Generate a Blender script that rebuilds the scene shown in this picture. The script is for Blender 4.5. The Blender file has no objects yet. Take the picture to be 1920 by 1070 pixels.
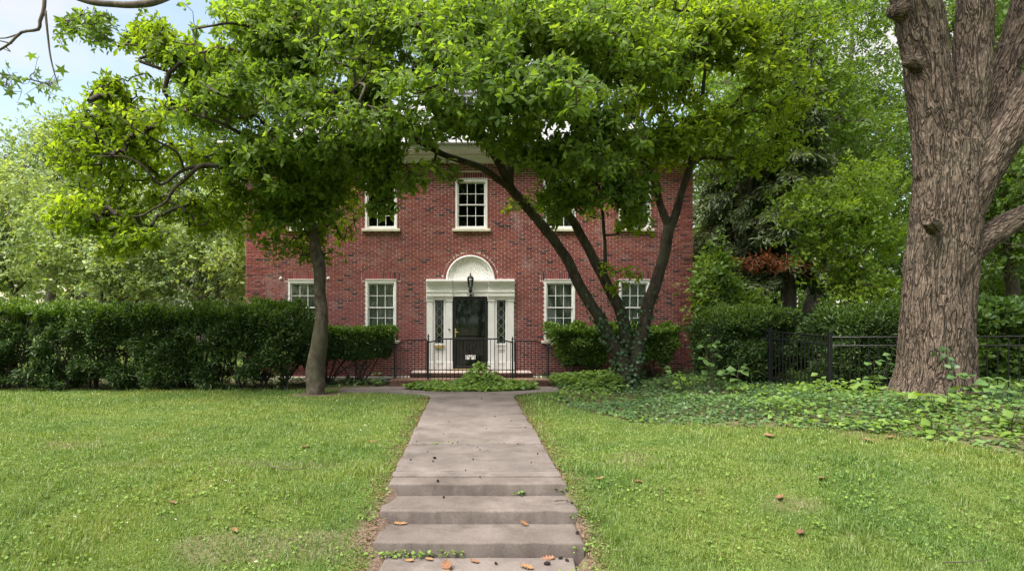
import bpy, math, random
import numpy as np
from mathutils import Matrix, Vector

random.seed(7)
rng = np.random.default_rng(7)
scene = bpy.context.scene
COL = scene.collection

# ------------------------------------------------------------------ camera
F, VX, VY, H = 1150.0, 876.0, 600.0, 1.75      # focal length and vanishing point in photo pixels, eye height
cam_d = bpy.data.cameras.new('camera')
cam_d.sensor_width = 36.0
cam_d.lens = F / 1920 * 36.0
cam_d.shift_x = (960 - VX) / 1920
cam_d.shift_y = (VY - 535) / 1920
cam_d.clip_start = 0.05
cam_d.clip_end = 3000
cam = bpy.data.objects.new('camera', cam_d)
cam.location = (0, 0, H)
cam.rotation_euler = (math.radians(90), 0, 0)
COL.objects.link(cam)
scene.camera = cam

# ------------------------------------------------------------------ light
SUN_DIR = Vector((-0.40, -0.30, 0.90)).normalized()
SUN_EL = math.asin(SUN_DIR.z)
SUN_ROT = math.atan2(SUN_DIR.x, SUN_DIR.y)
world = bpy.data.worlds.new('World')
scene.world = world
world.use_nodes = True
wn, wl = world.node_tree.nodes, world.node_tree.links
wn.clear()
w_out = wn.new('ShaderNodeOutputWorld')
w_bg = wn.new('ShaderNodeBackground')
w_bg.inputs['Strength'].default_value = 0.068
w_sky = wn.new('ShaderNodeTexSky')
w_sky.sky_type = 'NISHITA'
w_sky.sun_disc = False
w_sky.sun_elevation = SUN_EL
w_sky.sun_rotation = SUN_ROT
w_sky.air_density = 1.5
w_sky.dust_density = 0.6
w_tc = wn.new('ShaderNodeTexCoord')
w_map = wn.new('ShaderNodeMapping')
w_map.inputs['Scale'].default_value = (1.0, 1.0, 2.6)
w_map.inputs['Location'].default_value = (5.9, 7.1, 0.3)
w_noise = wn.new('ShaderNodeTexNoise')
w_noise.inputs['Scale'].default_value = 2.6
w_noise.inputs['Detail'].default_value = 7
w_noise.inputs['Roughness'].default_value = 0.55
w_ramp = wn.new('ShaderNodeValToRGB')
w_ramp.color_ramp.elements[0].position = 0.38
w_ramp.color_ramp.elements[0].color = (0.22, 0.22, 0.22, 1)
w_ramp.color_ramp.elements[1].position = 0.60
w_mix = wn.new('ShaderNodeMixRGB')
w_mix.inputs['Color2'].default_value = (3.9, 3.8, 3.7, 1)
wl.new(w_tc.outputs['Generated'], w_map.inputs['Vector'])
wl.new(w_map.outputs['Vector'], w_noise.inputs['Vector'])
wl.new(w_noise.outputs['Fac'], w_ramp.inputs['Fac'])
wl.new(w_ramp.outputs['Color'], w_mix.inputs['Fac'])
wl.new(w_sky.outputs['Color'], w_mix.inputs['Color1'])
wl.new(w_mix.outputs['Color'], w_bg.inputs['Color'])
wl.new(w_bg.outputs['Background'], w_out.inputs['Surface'])

sun_d = bpy.data.lights.new('sun', 'SUN')
sun_d.energy = 3.2
sun_d.angle = math.radians(50)
sun_d.color = (1.0, 0.94, 0.86)
sun = bpy.data.objects.new('sun', sun_d)
sun.rotation_euler = SUN_DIR.to_track_quat('Z', 'Y').to_euler()
sun.location = (-20, -10, 40)
COL.objects.link(sun)

scene.view_settings.view_transform = 'Standard'
scene.view_settings.look = 'None'
scene.view_settings.gamma = 1
scene.view_settings.use_curve_mapping = False
scene.view_settings.exposure = 1.9
cy = scene.cycles
cy.max_bounces = 8
cy.diffuse_bounces = 5
cy.glossy_bounces = 2
cy.transmission_bounces = 6
cy.transparent_max_bounces = 8
cy.caustics_reflective = False
cy.caustics_refractive = False
cy.use_denoising = True
cy.sample_clamp_indirect = 6


# ------------------------------------------------------------------ helpers
def at(px, py, d):
    """the point at depth d that the photo shows at pixel (px, py)"""
    return np.array([(px - VX) * d / F, d, H - (py - VY) * d / F])


def sm(t):
    t = np.clip(t, 0, 1)
    return t * t * (3 - 2 * t)


def _hash(i, j, k):
    h = (i * 374761393 + j * 668265263 + k * 1440662683) & 0xffffffff
    h = ((h ^ (h >> 13)) * 1274126177) & 0xffffffff
    return ((h ^ (h >> 16)) & 0xffff) / 65535.0


def vnoise(P):
    P = np.asarray(P, dtype=np.float64)
    I = np.floor(P).astype(np.int64)
    f = P - I
    f = f * f * (3 - 2 * f)
    r = 0
    for a in (0, 1):
        for b in (0, 1):
            for c in (0, 1):
                w = (f[..., 0] if a else 1 - f[..., 0]) * (f[..., 1] if b else 1 - f[..., 1]) * (f[..., 2] if c else 1 - f[..., 2])
                r = r + w * _hash(I[..., 0] + a, I[..., 1] + b, I[..., 2] + c)
    return r


def norm(v):
    return v / np.maximum(np.linalg.norm(v, axis=-1, keepdims=True), 1e-9)


def new_mesh(name, V, Fa, smooth=False):
    """V (n,3); Fa an (m,k) array or a list of such arrays"""
    me = bpy.data.meshes.new(name)
    V = np.asarray(V, dtype=np.float32)
    if not isinstance(Fa, list):
        Fa = [Fa]
    Fa = [np.asarray(f, dtype=np.int32) for f in Fa if len(f)]
    nl = sum(f.size for f in Fa)
    npoly = sum(len(f) for f in Fa)
    me.vertices.add(len(V))
    me.vertices.foreach_set('co', V.ravel())
    me.loops.add(nl)
    me.loops.foreach_set('vertex_index', np.concatenate([f.ravel() for f in Fa]))
    me.polygons.add(npoly)
    tot = np.concatenate([np.full(len(f), f.shape[1], dtype=np.int32) for f in Fa])
    st = np.concatenate([[0], np.cumsum(tot)[:-1]]).astype(np.int32)
    me.polygons.foreach_set('loop_start', st)
    me.polygons.foreach_set('loop_total', tot)
    if smooth:
        me.polygons.foreach_set('use_smooth', np.ones(npoly, dtype=bool))
    me.update(calc_edges=True)
    return me


def link(name, me, mat=None, parent=None):
    o = bpy.data.objects.new(name, me)
    if mat is not None and me is not None and not me.materials:
        me.materials.append(mat)
    COL.objects.link(o)
    if parent is not None:
        o.parent = parent
        o.matrix_parent_inverse = BASE[parent.name].inverted()
    BASE[o.name] = (BASE[parent.name] if parent is not None else Matrix()).copy() if False else Matrix()
    return o


BASE = {}          # world matrix of every possible parent, by name


def thing(name, label, cat, loc=(0, 0, 0), group=None):
    o = bpy.data.objects.new(name, None)
    o.empty_display_size = 0.2
    o.location = Vector([float(c) for c in loc])
    COL.objects.link(o)
    BASE[o.name] = Matrix.Translation(o.location)
    tag(o, label, cat, group)
    return o


def tag(o, label=None, cat=None, group=None, kind=None):
    if label: o['label'] = label
    if cat: o['category'] = cat
    if group: o['group'] = group
    if kind: o['kind'] = kind
    return o


class MB:
    """collects shapes into one mesh"""
    def __init__(self):
        self.v, self.f = [], []

    def add(self, V, Fl):
        b = len(self.v)
        self.v += [tuple(map(float, p)) for p in V]
        self.f += [tuple(int(i) + b for i in f) for f in Fl]
        return self

    def box(self, x0, x1, y0, y1, z0, z1, c=0.0):
        """a box with chamfered edges when c > 0"""
        if c <= 0:
            V = [(x, y, z) for x in (x0, x1) for y in (y0, y1) for z in (z0, z1)]
            return self.add(V, [(0, 1, 3, 2), (4, 6, 7, 5), (0, 4, 5, 1), (2, 3, 7, 6), (0, 2, 6, 4), (1, 5, 7, 3)])
        c = min(c, (x1 - x0) * .49, (y1 - y0) * .49, (z1 - z0) * .49)
        V, idx = [], {}
        for sx in (0, 1):
            for sy in (0, 1):
                for sz in (0, 1):
                    for ax in range(3):
                        p = [(x0, x1)[sx], (y0, y1)[sy], (z0, z1)[sz]]
                        for k, s in enumerate((sx, sy, sz)):
                            if k != ax: p[k] += c if s == 0 else -c
                        idx[(sx, sy, sz, ax)] = len(V)
                        V.append(p)
        Fl = []
        for ax in range(3):
            u, w = [k for k in range(3) if k != ax]
            for s in (0, 1):
                q = []
                for a, b in ((0, 0), (1, 0), (1, 1), (0, 1)):
                    t = [0, 0, 0]; t[ax] = s; t[u] = a; t[w] = b
                    q.append(idx[tuple(t) + (ax,)])
                Fl.append(q if (s == 1) == (ax != 1) else q[::-1])
        for ax in range(3):
            u, w = [k for k in range(3) if k != ax]
            for a in (0, 1):
                for b in (0, 1):
                    def vid(s, k):
                        t = [0, 0, 0]; t[ax] = s; t[u] = a; t[w] = b
                        return idx[tuple(t) + (k,)]
                    Fl.append((vid(0, u), vid(1, u), vid(1, w), vid(0, w)))
        for sx in (0, 1):
            for sy in (0, 1):
                for sz in (0, 1):
                    Fl.append(tuple(idx[(sx, sy, sz, k)] for k in range(3)))
        return self.add(V, Fl)

    def tube(self, pts, r, sides=8, cap=True):
        V, Q, caps = tube_arrays(pts, r, sides)
        self.add(V, Q)
        if cap:
            n = len(V) // sides
            b = len(self.v) - len(V)
            self.f.append(tuple(b + i for i in range(sides))[::-1])
            self.f.append(tuple(b + (n - 1) * sides + i for i in range(sides)))
        return self

    def lathe(self, prof, cx, cy, n=16):
        """prof [(r, z)] turned round the vertical axis at (cx, cy)"""
        V = [(cx + r * math.cos(2 * math.pi * i / n), cy + r * math.sin(2 * math.pi * i / n), z) for r, z in prof for i in range(n)]
        Fl = [(k * n + i, k * n + (i + 1) % n, (k + 1) * n + (i + 1) % n, (k + 1) * n + i) for k in range(len(prof) - 1) for i in range(n)]
        return self.add(V, Fl)

    def prism(self, poly, y0, y1):
        """a polygon in (x, z) pushed from y0 to y1"""
        n = len(poly)
        V = [(x, y0, z) for x, z in poly] + [(x, y1, z) for x, z in poly]
        return self.add(V, [tuple(range(n)), tuple(range(2 * n - 1, n - 1, -1))] + [(i, n + i, n + (i + 1) % n, (i + 1) % n) for i in range(n)])

    def mesh(self, name, smooth=False):
        me = bpy.data.meshes.new(name)
        me.from_pydata(self.v, [], self.f)
        if smooth:
            me.polygons.foreach_set('use_smooth', [True] * len(me.polygons))
        me.update()
        return me

    def build(self, name, mat, parent=None, smooth=False):
        return link(name, self.mesh(name, smooth), mat, parent)


def tube_arrays(pts, r, sides=8):
    pts = np.asarray(pts, float)
    n = len(pts)
    r = np.broadcast_to(np.asarray(r, float), (n,))
    T = norm(np.gradient(pts, axis=0))
    ref = np.array([0, 1.0, 0.1]) if abs(T[0][1]) < 0.9 else np.array([1.0, 0, 0])
    V = []
    u = norm(np.cross(T[0], ref))
    for i in range(n):
        u = norm(u - T[i] * (u @ T[i]))
        w = np.cross(T[i], u)
        a = np.arange(sides) * 2 * math.pi / sides
        V.append(pts[i] + r[i] * (np.cos(a)[:, None] * u + np.sin(a)[:, None] * w))
    V = np.concatenate(V)
    k = np.arange(n - 1)[:, None] * sides
    i = np.arange(sides)[None]
    j = (i + 1) % sides
    Q = np.stack([k + i, k + j, k + sides + j, k + sides + i], -1).reshape(-1, 4)
    return V, Q, None


def smooth_path(pts, radii, step=0.12, wob=0.0, seed=0):
    """Catmull-Rom through the points, radii interpolated, optional wobble"""
    P = np.asarray(pts, float)
    R = np.asarray(radii, float)
    if len(R) == 2 and len(P) > 2:
        R = np.linspace(R[0], R[1], len(P))
    E = np.vstack([2 * P[0] - P[1], P, 2 * P[-1] - P[-2]])
    out, ro = [], []
    for i in range(len(P) - 1):
        a, b, c, d = E[i:i + 4]
        m = max(2, int(np.linalg.norm(c - b) / step))
        t = np.arange(m)[:, None] / m
        out.append(0.5 * ((2 * b) + (c - a) * t + (2 * a - 5 * b + 4 * c - d) * t ** 2 + (-a + 3 * b - 3 * c + d) * t ** 3))
        ro.append(R[i] + (R[i + 1] - R[i]) * t[:, 0])
    out = np.vstack(out + [P[-1:]])
    ro = np.concatenate(ro + [R[-1:]])
    if wob:
        for k in range(3):
            out[:, k] += (vnoise(np.stack([out[:, 2] * 2.2 + 7 * k + seed * 3.7, out[:, 0] * 2.2, out[:, 1] * 0 + seed], -1)) - 0.5) * wob * np.minimum(1, np.arange(len(out)) / 6)
    return out, ro


def segs_mesh(A, B, ra, rb, sides=3):
    """prisms for many separate segments at once"""
    T = norm(B - A)
    ref = np.where(np.abs(T[:, 2:3]) > 0.9, np.array([[1.0, 0, 0]]), np.array([[0, 0, 1.0]]))
    u = norm(np.cross(T, ref))
    w = np.cross(T, u)
    V = []
    for P, r in ((A, ra), (B, rb)):
        for i in range(sides):
            a = 2 * math.pi * i / sides
            V.append(P + r[:, None] * (math.cos(a) * u + math.sin(a) * w))
    V = np.stack(V, 1).reshape(-1, 3)
    b = np.arange(len(A))[:, None] * 2 * sides
    Q = np.concatenate([b + np.array([[i, (i + 1) % sides, sides + (i + 1) % sides, sides + i]]) for i in range(sides)])
    return V, Q


# leaf outlines: (along, across, up), triangles
LEAF8 = (np.array([[0, 0, 0], [.28, .24, .03], [.28, 0, -.01], [.28, -.24, .03], [.65, .5, .02], [.65, 0, -.05], [.65, -.5, .02], [1, 0, -.17]]),
         np.array([[0, 2, 1], [0, 3, 2], [1, 2, 5], [1, 5, 4], [2, 3, 6], [2, 6, 5], [4, 5, 7], [5, 6, 7]]))
LEAF4 = (np.array([[0, 0, 0], [.35, .5, .05], [.35, -.5, .05], [.72, .38, 0], [.72, -.38, 0], [1, 0, -.12]]),
         np.array([[0, 2, 1], [1, 2, 4], [1, 4, 3], [3, 4, 5]]))
LEAF2 = (np.array([[0, 0, 0], [.5, .5, .08], [.5, -.5, .08], [1, 0, -.1]]), np.array([[0, 3, 1], [0, 2, 3]]))
BLADE = (np.array([[0, -.5, 0], [0, .5, 0], [1, 0, 0]]), np.array([[0, 1, 2]]))


def leaf_arrays(P, D, N, L, W, tpl):
    D = norm(D)
    N = norm(N - D * np.sum(N * D, 1, keepdims=True))
    S = np.cross(N, D)
    t, tri = tpl
    V = (P[:, None] + D[:, None] * (t[None, :, :1] * L[:, None, None]) + S[:, None] * (t[None, :, 1:2] * W[:, None, None])
         + N[:, None] * (t[None, :, 2:3] * L[:, None, None]))
    Fa = (np.arange(len(P))[:, None, None] * len(t) + tri[None]).reshape(-1, 3)
    return V.reshape(-1, 3), Fa


def rdir(n):
    return norm(rng.normal(size=(n, 3)))


def in_poly(x, y, poly):
    inside = np.zeros(x.shape, bool)
    n = len(poly)
    for i in range(n):
        x0, y0 = poly[i]
        x1, y1 = poly[(i + 1) % n]
        c = ((y0 > y) != (y1 > y)) & (x < (x1 - x0) * (y - y0) / (y1 - y0 + 1e-12) + x0)
        inside ^= c
    return inside


# ------------------------------------------------------------------ materials
def mat_base(name):
    m = bpy.data.materials.new(name)
    m.use_nodes = True
    nt = m.node_tree
    b = nt.nodes['Principled BSDF']
    return m, nt, b


def node(nt, t, **kw):
    n = nt.nodes.new(t)
    for k, v in kw.items():
        if k in n.inputs: n.inputs[k].default_value = v
        else: setattr(n, k, v)
    return n


def ramp(nt, fac, stops):
    r = nt.nodes.new('ShaderNodeValToRGB')
    e = r.color_ramp.elements
    while len(e) < len(stops): e.new(0.5)
    for k, (p, c) in enumerate(stops):
        e[k].position = p
        e[k].color = tuple(c) + (1,) if len(c) == 3 else c
    nt.links.new(fac, r.inputs['Fac'])
    return r.outputs['Color']


def noise_fac(nt, scale, detail=4, stretch=None, coord='Object', rough=0.55):
    tc = nt.nodes.new('ShaderNodeTexCoord')
    n = node(nt, 'ShaderNodeTexNoise')
    n.inputs['Scale'].default_value = scale
    n.inputs['Detail'].default_value = detail
    n.inputs['Roughness'].default_value = rough
    src = tc.outputs[coord]
    if stretch:
        mp = nt.nodes.new('ShaderNodeMapping')
        mp.inputs['Scale'].default_value = stretch
        nt.links.new(src, mp.inputs['Vector'])
        src = mp.outputs['Vector']
    nt.links.new(src, n.inputs['Vector'])
    return n.outputs['Fac']


def mixc(nt, fac, a, b, mode='MIX'):
    m = nt.nodes.new('ShaderNodeMixRGB')
    m.blend_type = mode
    for s, v in (('Fac', fac), ('Color1', a), ('Color2', b)):
        if isinstance(v, (int, float)): m.inputs[s].default_value = v
        elif isinstance(v, (tuple, list)): m.inputs[s].default_value = tuple(v) + ((1,) if len(v) == 3 else ())
        else: nt.links.new(v, m.inputs[s])
    return m.outputs['Color']


def bump(nt, b, h, strength=0.3, dist=0.01):
    n = nt.nodes.new('ShaderNodeBump')
    n.inputs['Strength'].default_value = strength
    n.inputs['Distance'].default_value = dist
    nt.links.new(h, n.inputs['Height'])
    nt.links.new(n.outputs['Normal'], b.inputs['Normal'])


def piece_random(nt):
    """a random number per loose piece and per object"""
    g = nt.nodes.new('ShaderNodeNewGeometry')
    o = nt.nodes.new('ShaderNodeObjectInfo')
    a = node(nt, 'ShaderNodeMath', operation='ADD')
    f = node(nt, 'ShaderNodeMath', operation='FRACT')
    nt.links.new(g.outputs['Random Per Island'], a.inputs[0])
    nt.links.new(o.outputs['Random'], a.inputs[1])
    nt.links.new(a.outputs[0], f.inputs[0])
    return f.outputs[0]


def leaf_mat(name, dark, mid, light, trans=0.4, rough=0.45, scale=0.8, spec=0.4, back=None):
    m, nt, b = mat_base(name)
    r = piece_random(nt)
    c1 = ramp(nt, r, [(0.0, dark), (0.45, mid), (0.85, mid), (1.0, light)])
    n = noise_fac(nt, scale, 3)
    nr = ramp(nt, n, [(0.35, (0.72, 0.78, 0.72)), (0.65, (1.25, 1.18, 1.0))])
    c = mixc(nt, 1.0, c1, nr, 'MULTIPLY')
    nt.links.new(c, b.inputs['Base Color'])
    b.inputs['Roughness'].default_value = rough
    b.inputs['Specular IOR Level'].default_value = spec
    t = nt.nodes.new('ShaderNodeBsdfTranslucent')
    ct = mixc(nt, 1.0, c, (1.7, 1.6, 0.55), 'MULTIPLY')
    nt.links.new(ct, t.inputs['Color'])
    mx = nt.nodes.new('ShaderNodeMixShader')
    mx.inputs['Fac'].default_value = trans
    nt.links.new(b.outputs[0], mx.inputs[1])
    nt.links.new(t.outputs[0], mx.inputs[2])
    nt.links.new(mx.outputs[0], nt.nodes['Material Output'].inputs['Surface'])
    return m


def bark_mat(name, c0, c1, c2, scale=14, stretch=(1, 1, 0.25), bstr=0.6, moss=None):
    m, nt, b = mat_base(name)
    n = noise_fac(nt, scale, 6, stretch, rough=0.65)
    c = ramp(nt, n, [(0.3, c0), (0.5, c1), (0.72, c2)])
    big = noise_fac(nt, 1.7, 4)
    if moss:
        mf = ramp(nt, big, [(0.48, (0, 0, 0)), (0.66, (1, 1, 1))])
        c = mixc(nt, mf, c, moss)
    nt.links.new(c, b.inputs['Base Color'])
    b.inputs['Roughness'].default_value = 0.9
    b.inputs['Specular IOR Level'].default_value = 0.2
    bump(nt, b, n, bstr, 0.03)
    return m


def plain(name, col, rough=0.6, metal=0.0, var=0.12, scale=6, bstr=0.0, spec=0.4):
    m, nt, b = mat_base(name)
    n = noise_fac(nt, scale, 5)
    lo = tuple(c * (1 - var) for c in col)
    hi = tuple(min(1, c * (1 + var)) for c in col)
    nt.links.new(ramp(nt, n, [(0.3, lo), (0.7, hi)]), b.inputs['Base Color'])
    b.inputs['Roughness'].default_value = rough
    b.inputs['Metallic'].default_value = metal
    b.inputs['Specular IOR Level'].default_value = spec
    if bstr: bump(nt, b, noise_fac(nt, scale * 12, 4), bstr, 0.004)
    return m


def brick_mat():
    m, nt, b = mat_base('red brick')
    r = piece_random(nt)
    c = ramp(nt, r, [(0.0, (0.04, 0.024, 0.032)), (0.05, (0.085, 0.034, 0.042)), (0.10, (0.16, 0.045, 0.046)), (0.45, (0.2, 0.05, 0.049)),
                     (0.75, (0.232, 0.062, 0.056)), (1.0, (0.21, 0.088, 0.084))])
    n = noise_fac(nt, 0.55, 4)
    c = mixc(nt, 1.0, c, ramp(nt, n, [(0.3, (0.95, 0.95, 1.02)), (0.7, (1.3, 1.3, 1.25))]), 'MULTIPLY')
    g = noise_fac(nt, 45, 4)
    c = mixc(nt, 1.0, c, ramp(nt, g, [(0.3, (0.75, 0.75, 0.75)), (0.7, (1.2, 1.2, 1.2))]), 'MULTIPLY')
    w = noise_fac(nt, 1.1, 6, (1, 1, 0.6), rough=0.7)
    c = mixc(nt, ramp(nt, w, [(0.58, (0, 0, 0)), (0.8, (0.5, 0.5, 0.5))]), c, (0.5, 0.42, 0.4))
    nt.links.new(c, b.inputs['Base Color'])
    b.inputs['Roughness'].default_value = 0.85
    b.inputs['Specular IOR Level'].default_value = 0.25
    bump(nt, b, g, 0.4, 0.004)
    return m


def concrete_mat(name, a, c, spot):
    m, nt, b = mat_base(name)
    n = noise_fac(nt, 1.3, 7, rough=0.65)
    col = ramp(nt, n, [(0.28, a), (0.72, c)])
    f = noise_fac(nt, 90, 3)
    col = mixc(nt, 1.0, col, ramp(nt, f, [(0.3, (0.8, 0.8, 0.8)), (0.7, (1.18, 1.18, 1.18))]), 'MULTIPLY')
    s = noise_fac(nt, 3.1, 8, rough=0.75)
    col = mixc(nt, ramp(nt, s, [(0.50, (0, 0, 0)), (0.68, (0.5, 0.5, 0.5))]), col, spot)
    o = nt.nodes.new('ShaderNodeObjectInfo')
    col = mixc(nt, 1.0, col, ramp(nt, o.outputs['Random'], [(0, (0.88, 0.88, 0.88)), (1, (1.1, 1.1, 1.1))]), 'MULTIPLY')
    nt.links.new(col, b.inputs['Base Color'])
    b.inputs['Roughness'].default_value = 0.88
    b.inputs['Specular IOR Level'].default_value = 0.25
    bump(nt, b, f, 0.35, 0.006)
    return m


def glass_mat():
    m, nt, b = mat_base('window glass')
    tr = nt.nodes.new('ShaderNodeBsdfTransparent')
    tr.inputs['Color'].default_value = (0.75, 0.8, 0.77, 1)
    gl = nt.nodes.new('ShaderNodeBsdfGlossy')
    gl.inputs['Roughness'].default_value = 0.03
    gl.inputs['Color'].default_value = (0.9, 0.95, 0.92, 1)
    fr = nt.nodes.new('ShaderNodeFresnel')
    fr.inputs['IOR'].default_value = 1.45
    mx = nt.nodes.new('ShaderNodeMixShader')
    nt.links.new(fr.outputs[0], mx.inputs['Fac'])
    nt.links.new(tr.outputs[0], mx.inputs[1])
    nt.links.new(gl.outputs[0], mx.inputs[2])
    nt.links.new(mx.outputs[0], nt.nodes['Material Output'].inputs['Surface'])
    return m


M = {}
M['brick'] = brick_mat()
M['mortar'] = plain('mortar', (0.6, 0.5, 0.44), 0.95, var=0.2, scale=3, bstr=0.3)
M['white'] = plain('white paint', (0.79, 0.78, 0.75), 0.45, var=0.06, scale=3)
M['cream'] = plain('cream stone', (0.62, 0.58, 0.47), 0.7, var=0.12, scale=5)
M['glass'] = glass_mat()
M['room_gloom'] = plain('room gloom', (0.02, 0.022, 0.02), 0.9)
M['curtain'] = plain('curtain cloth', (0.6, 0.6, 0.53), 0.9, var=0.15)
M['door'] = plain('door paint', (0.032, 0.033, 0.036), 0.35, var=0.2)
M['storm'] = plain('storm frame', (0.012, 0.012, 0.013), 0.4)
M['brass'] = plain('brass', (0.62, 0.44, 0.18), 0.35, metal=0.9)
M['lead'] = plain('lead came', (0.33, 0.34, 0.33), 0.5)
M['iron'] = plain('wrought iron', (0.012, 0.012, 0.014), 0.5, var=0.3, scale=20)
M['fence'] = plain('black fence paint', (0.008, 0.009, 0.009), 0.4, var=0.2)
M['slate'] = plain('roof slate', (0.36, 0.36, 0.37), 0.5, var=0.25, scale=2.5)
M['concrete'] = concrete_mat('walk concrete', (0.086, 0.071, 0.063), (0.192, 0.164, 0.148), (0.05, 0.041, 0.034))
M['step'] = concrete_mat('step concrete', (0.082, 0.066, 0.057), (0.182, 0.154, 0.137), (0.048, 0.038, 0.031))
M['bark_oak'] = None
M['bark_gray'] = bark_mat('gray bark', (0.03, 0.022, 0.016), (0.075, 0.06, 0.044), (0.15, 0.128, 0.098), 9, (1, 1, 0.6), 0.7, moss=(0.06, 0.058, 0.034))
M['bark_dark'] = bark_mat('dark bark', (0.016, 0.012, 0.009), (0.044, 0.034, 0.025), (0.095, 0.078, 0.058), 12, (1, 1, 0.4), 0.5, moss=(0.05, 0.05, 0.03))
M['bark_back'] = bark_mat('background bark', (0.04, 0.032, 0.024), (0.1, 0.085, 0.066), (0.17, 0.15, 0.12), 8, (1, 1, 0.3), 0.4)
M['twig'] = plain('twig bark', (0.045, 0.036, 0.026), 0.9, var=0.3)

M['leaf_magnolia'] = leaf_mat('magnolia leaf', (0.088, 0.152, 0.032), (0.138, 0.228, 0.044), (0.195, 0.285, 0.06), 0.58, 0.5, 0.7, 0.25)
M['leaf_lit'] = leaf_mat('magnolia leaf lit tint', (0.11, 0.18, 0.02), (0.175, 0.265, 0.028), (0.24, 0.325, 0.04), 0.6, 0.5, 0.7, 0.25)  # brighter copy of the magnolia leaf, backlight put into its colour
M['leaf_maple'] = leaf_mat('maple leaf', (0.075, 0.14, 0.02), (0.125, 0.22, 0.03), (0.185, 0.29, 0.045), 0.48, 0.5, 0.35)
M['leaf_pale'] = leaf_mat('pale leaf', (0.165, 0.24, 0.105), (0.26, 0.35, 0.16), (0.36, 0.44, 0.24), 0.4, 0.55, 0.4)
M['leaf_lime'] = leaf_mat('lime leaf', (0.12, 0.2, 0.022), (0.19, 0.3, 0.035), (0.26, 0.37, 0.06), 0.48, 0.5, 0.6)
M['leaf_wood'] = leaf_mat('woodland leaf', (0.06, 0.115, 0.022), (0.105, 0.185, 0.035), (0.155, 0.25, 0.055), 0.42, 0.5, 0.3)
M['leaf_conifer'] = leaf_mat('conifer needles', (0.08, 0.115, 0.065), (0.13, 0.175, 0.1), (0.19, 0.24, 0.14), 0.15, 0.6, 0.5)
M['leaf_yew'] = leaf_mat('yew needles', (0.022, 0.05, 0.014), (0.045, 0.092, 0.022), (0.105, 0.18, 0.034), 0.2, 0.5, 1.2)
M['leaf_yew_lit'] = leaf_mat('yew lit tint', (0.06, 0.115, 0.018), (0.1, 0.185, 0.026), (0.15, 0.25, 0.035), 0.3, 0.5, 1.2)  # lighter yew for the tops, overhead light put into its colour
M['leaf_ivy'] = leaf_mat('ivy leaf', (0.032, 0.07, 0.028), (0.058, 0.112, 0.046), (0.1, 0.165, 0.08), 0.2, 0.4, 1.4)
M['leaf_cover'] = leaf_mat('ground cover leaf', (0.06, 0.12, 0.035), (0.1, 0.185, 0.055), (0.16, 0.25, 0.08), 0.3, 0.5, 0.9)
M['leaf_weed'] = leaf_mat('weed leaf', (0.1, 0.18, 0.035), (0.155, 0.255, 0.05), (0.22, 0.33, 0.09), 0.4, 0.5, 1.5)
M['leaf_orange'] = leaf_mat('dead orange needles', (0.1, 0.035, 0.016), (0.19, 0.06, 0.025), (0.27, 0.1, 0.04), 0.3, 0.6, 2)
M['leaf_fallen'] = leaf_mat('fallen leaf', (0.15, 0.08, 0.045), (0.25, 0.145, 0.08), (0.38, 0.28, 0.16), 0.1, 0.6, 5)
M['leaf_fallen_red'] = leaf_mat('red brown fallen leaf', (0.13, 0.065, 0.042), (0.2, 0.1, 0.065), (0.27, 0.15, 0.1), 0.1, 0.6, 5)
M['seed'] = plain('seed ball', (0.022, 0.014, 0.011), 0.9, var=0.3)


def grass_mat():
    m, nt, b = mat_base('grass blades')
    r = piece_random(nt)
    c = ramp(nt, r, [(0.0, (0.08, 0.135, 0.026)), (0.3, (0.132, 0.2, 0.036)), (0.65, (0.178, 0.25, 0.056)), (0.87, (0.25, 0.295, 0.11)), (1.0, (0.36, 0.34, 0.22))])
    n = noise_fac(nt, 0.55, 5)
    c = mixc(nt, 1.0, c, ramp(nt, n, [(0.32, (0.66, 0.86, 0.78)), (0.5, (0.95, 1.02, 0.95)), (0.68, (1.18, 1.12, 0.95))]), 'MULTIPLY')
    nt.links.new(c, b.inputs['Base Color'])
    b.inputs['Roughness'].default_value = 0.5
    b.inputs['Specular IOR Level'].default_value = 0.3
    t = nt.nodes.new('ShaderNodeBsdfTranslucent')
    nt.links.new(mixc(nt, 1.0, c, (1.5, 1.4, 0.6), 'MULTIPLY'), t.inputs['Color'])
    mx = nt.nodes.new('ShaderNodeMixShader')
    mx.inputs['Fac'].default_value = 0.35
    nt.links.new(b.outputs[0], mx.inputs[1]); nt.links.new(t.outputs[0], mx.inputs[2])
    nt.links.new(mx.outputs[0], nt.nodes['Material Output'].inputs['Surface'])
    return m


def ground_mat():
    m, nt, b = mat_base('soil and thatch')
    n = noise_fac(nt, 1.1, 6, rough=0.6)
    c = ramp(nt, n, [(0.3, (0.05, 0.085, 0.018)), (0.55, (0.085, 0.12, 0.026)), (0.75, (0.12, 0.115, 0.045))])
    at_ = nt.nodes.new('ShaderNodeAttribute'); at_.attribute_name = 'soil'
    s = noise_fac(nt, 34, 5, rough=0.7)
    soil = ramp(nt, s, [(0.3, (0.06, 0.042, 0.032)), (0.55, (0.15, 0.105, 0.08)), (0.72, (0.27, 0.2, 0.15))])
    c = mixc(nt, at_.outputs['Fac'], c, soil)
    nt.links.new(c, b.inputs['Base Color'])
    b.inputs['Roughness'].default_value = 0.95
    b.inputs['Specular IOR Level'].default_value = 0.1
    bump(nt, b, s, 0.8, 0.02)
    return m


M['grass'] = grass_mat()
M['ground'] = ground_mat()

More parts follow.
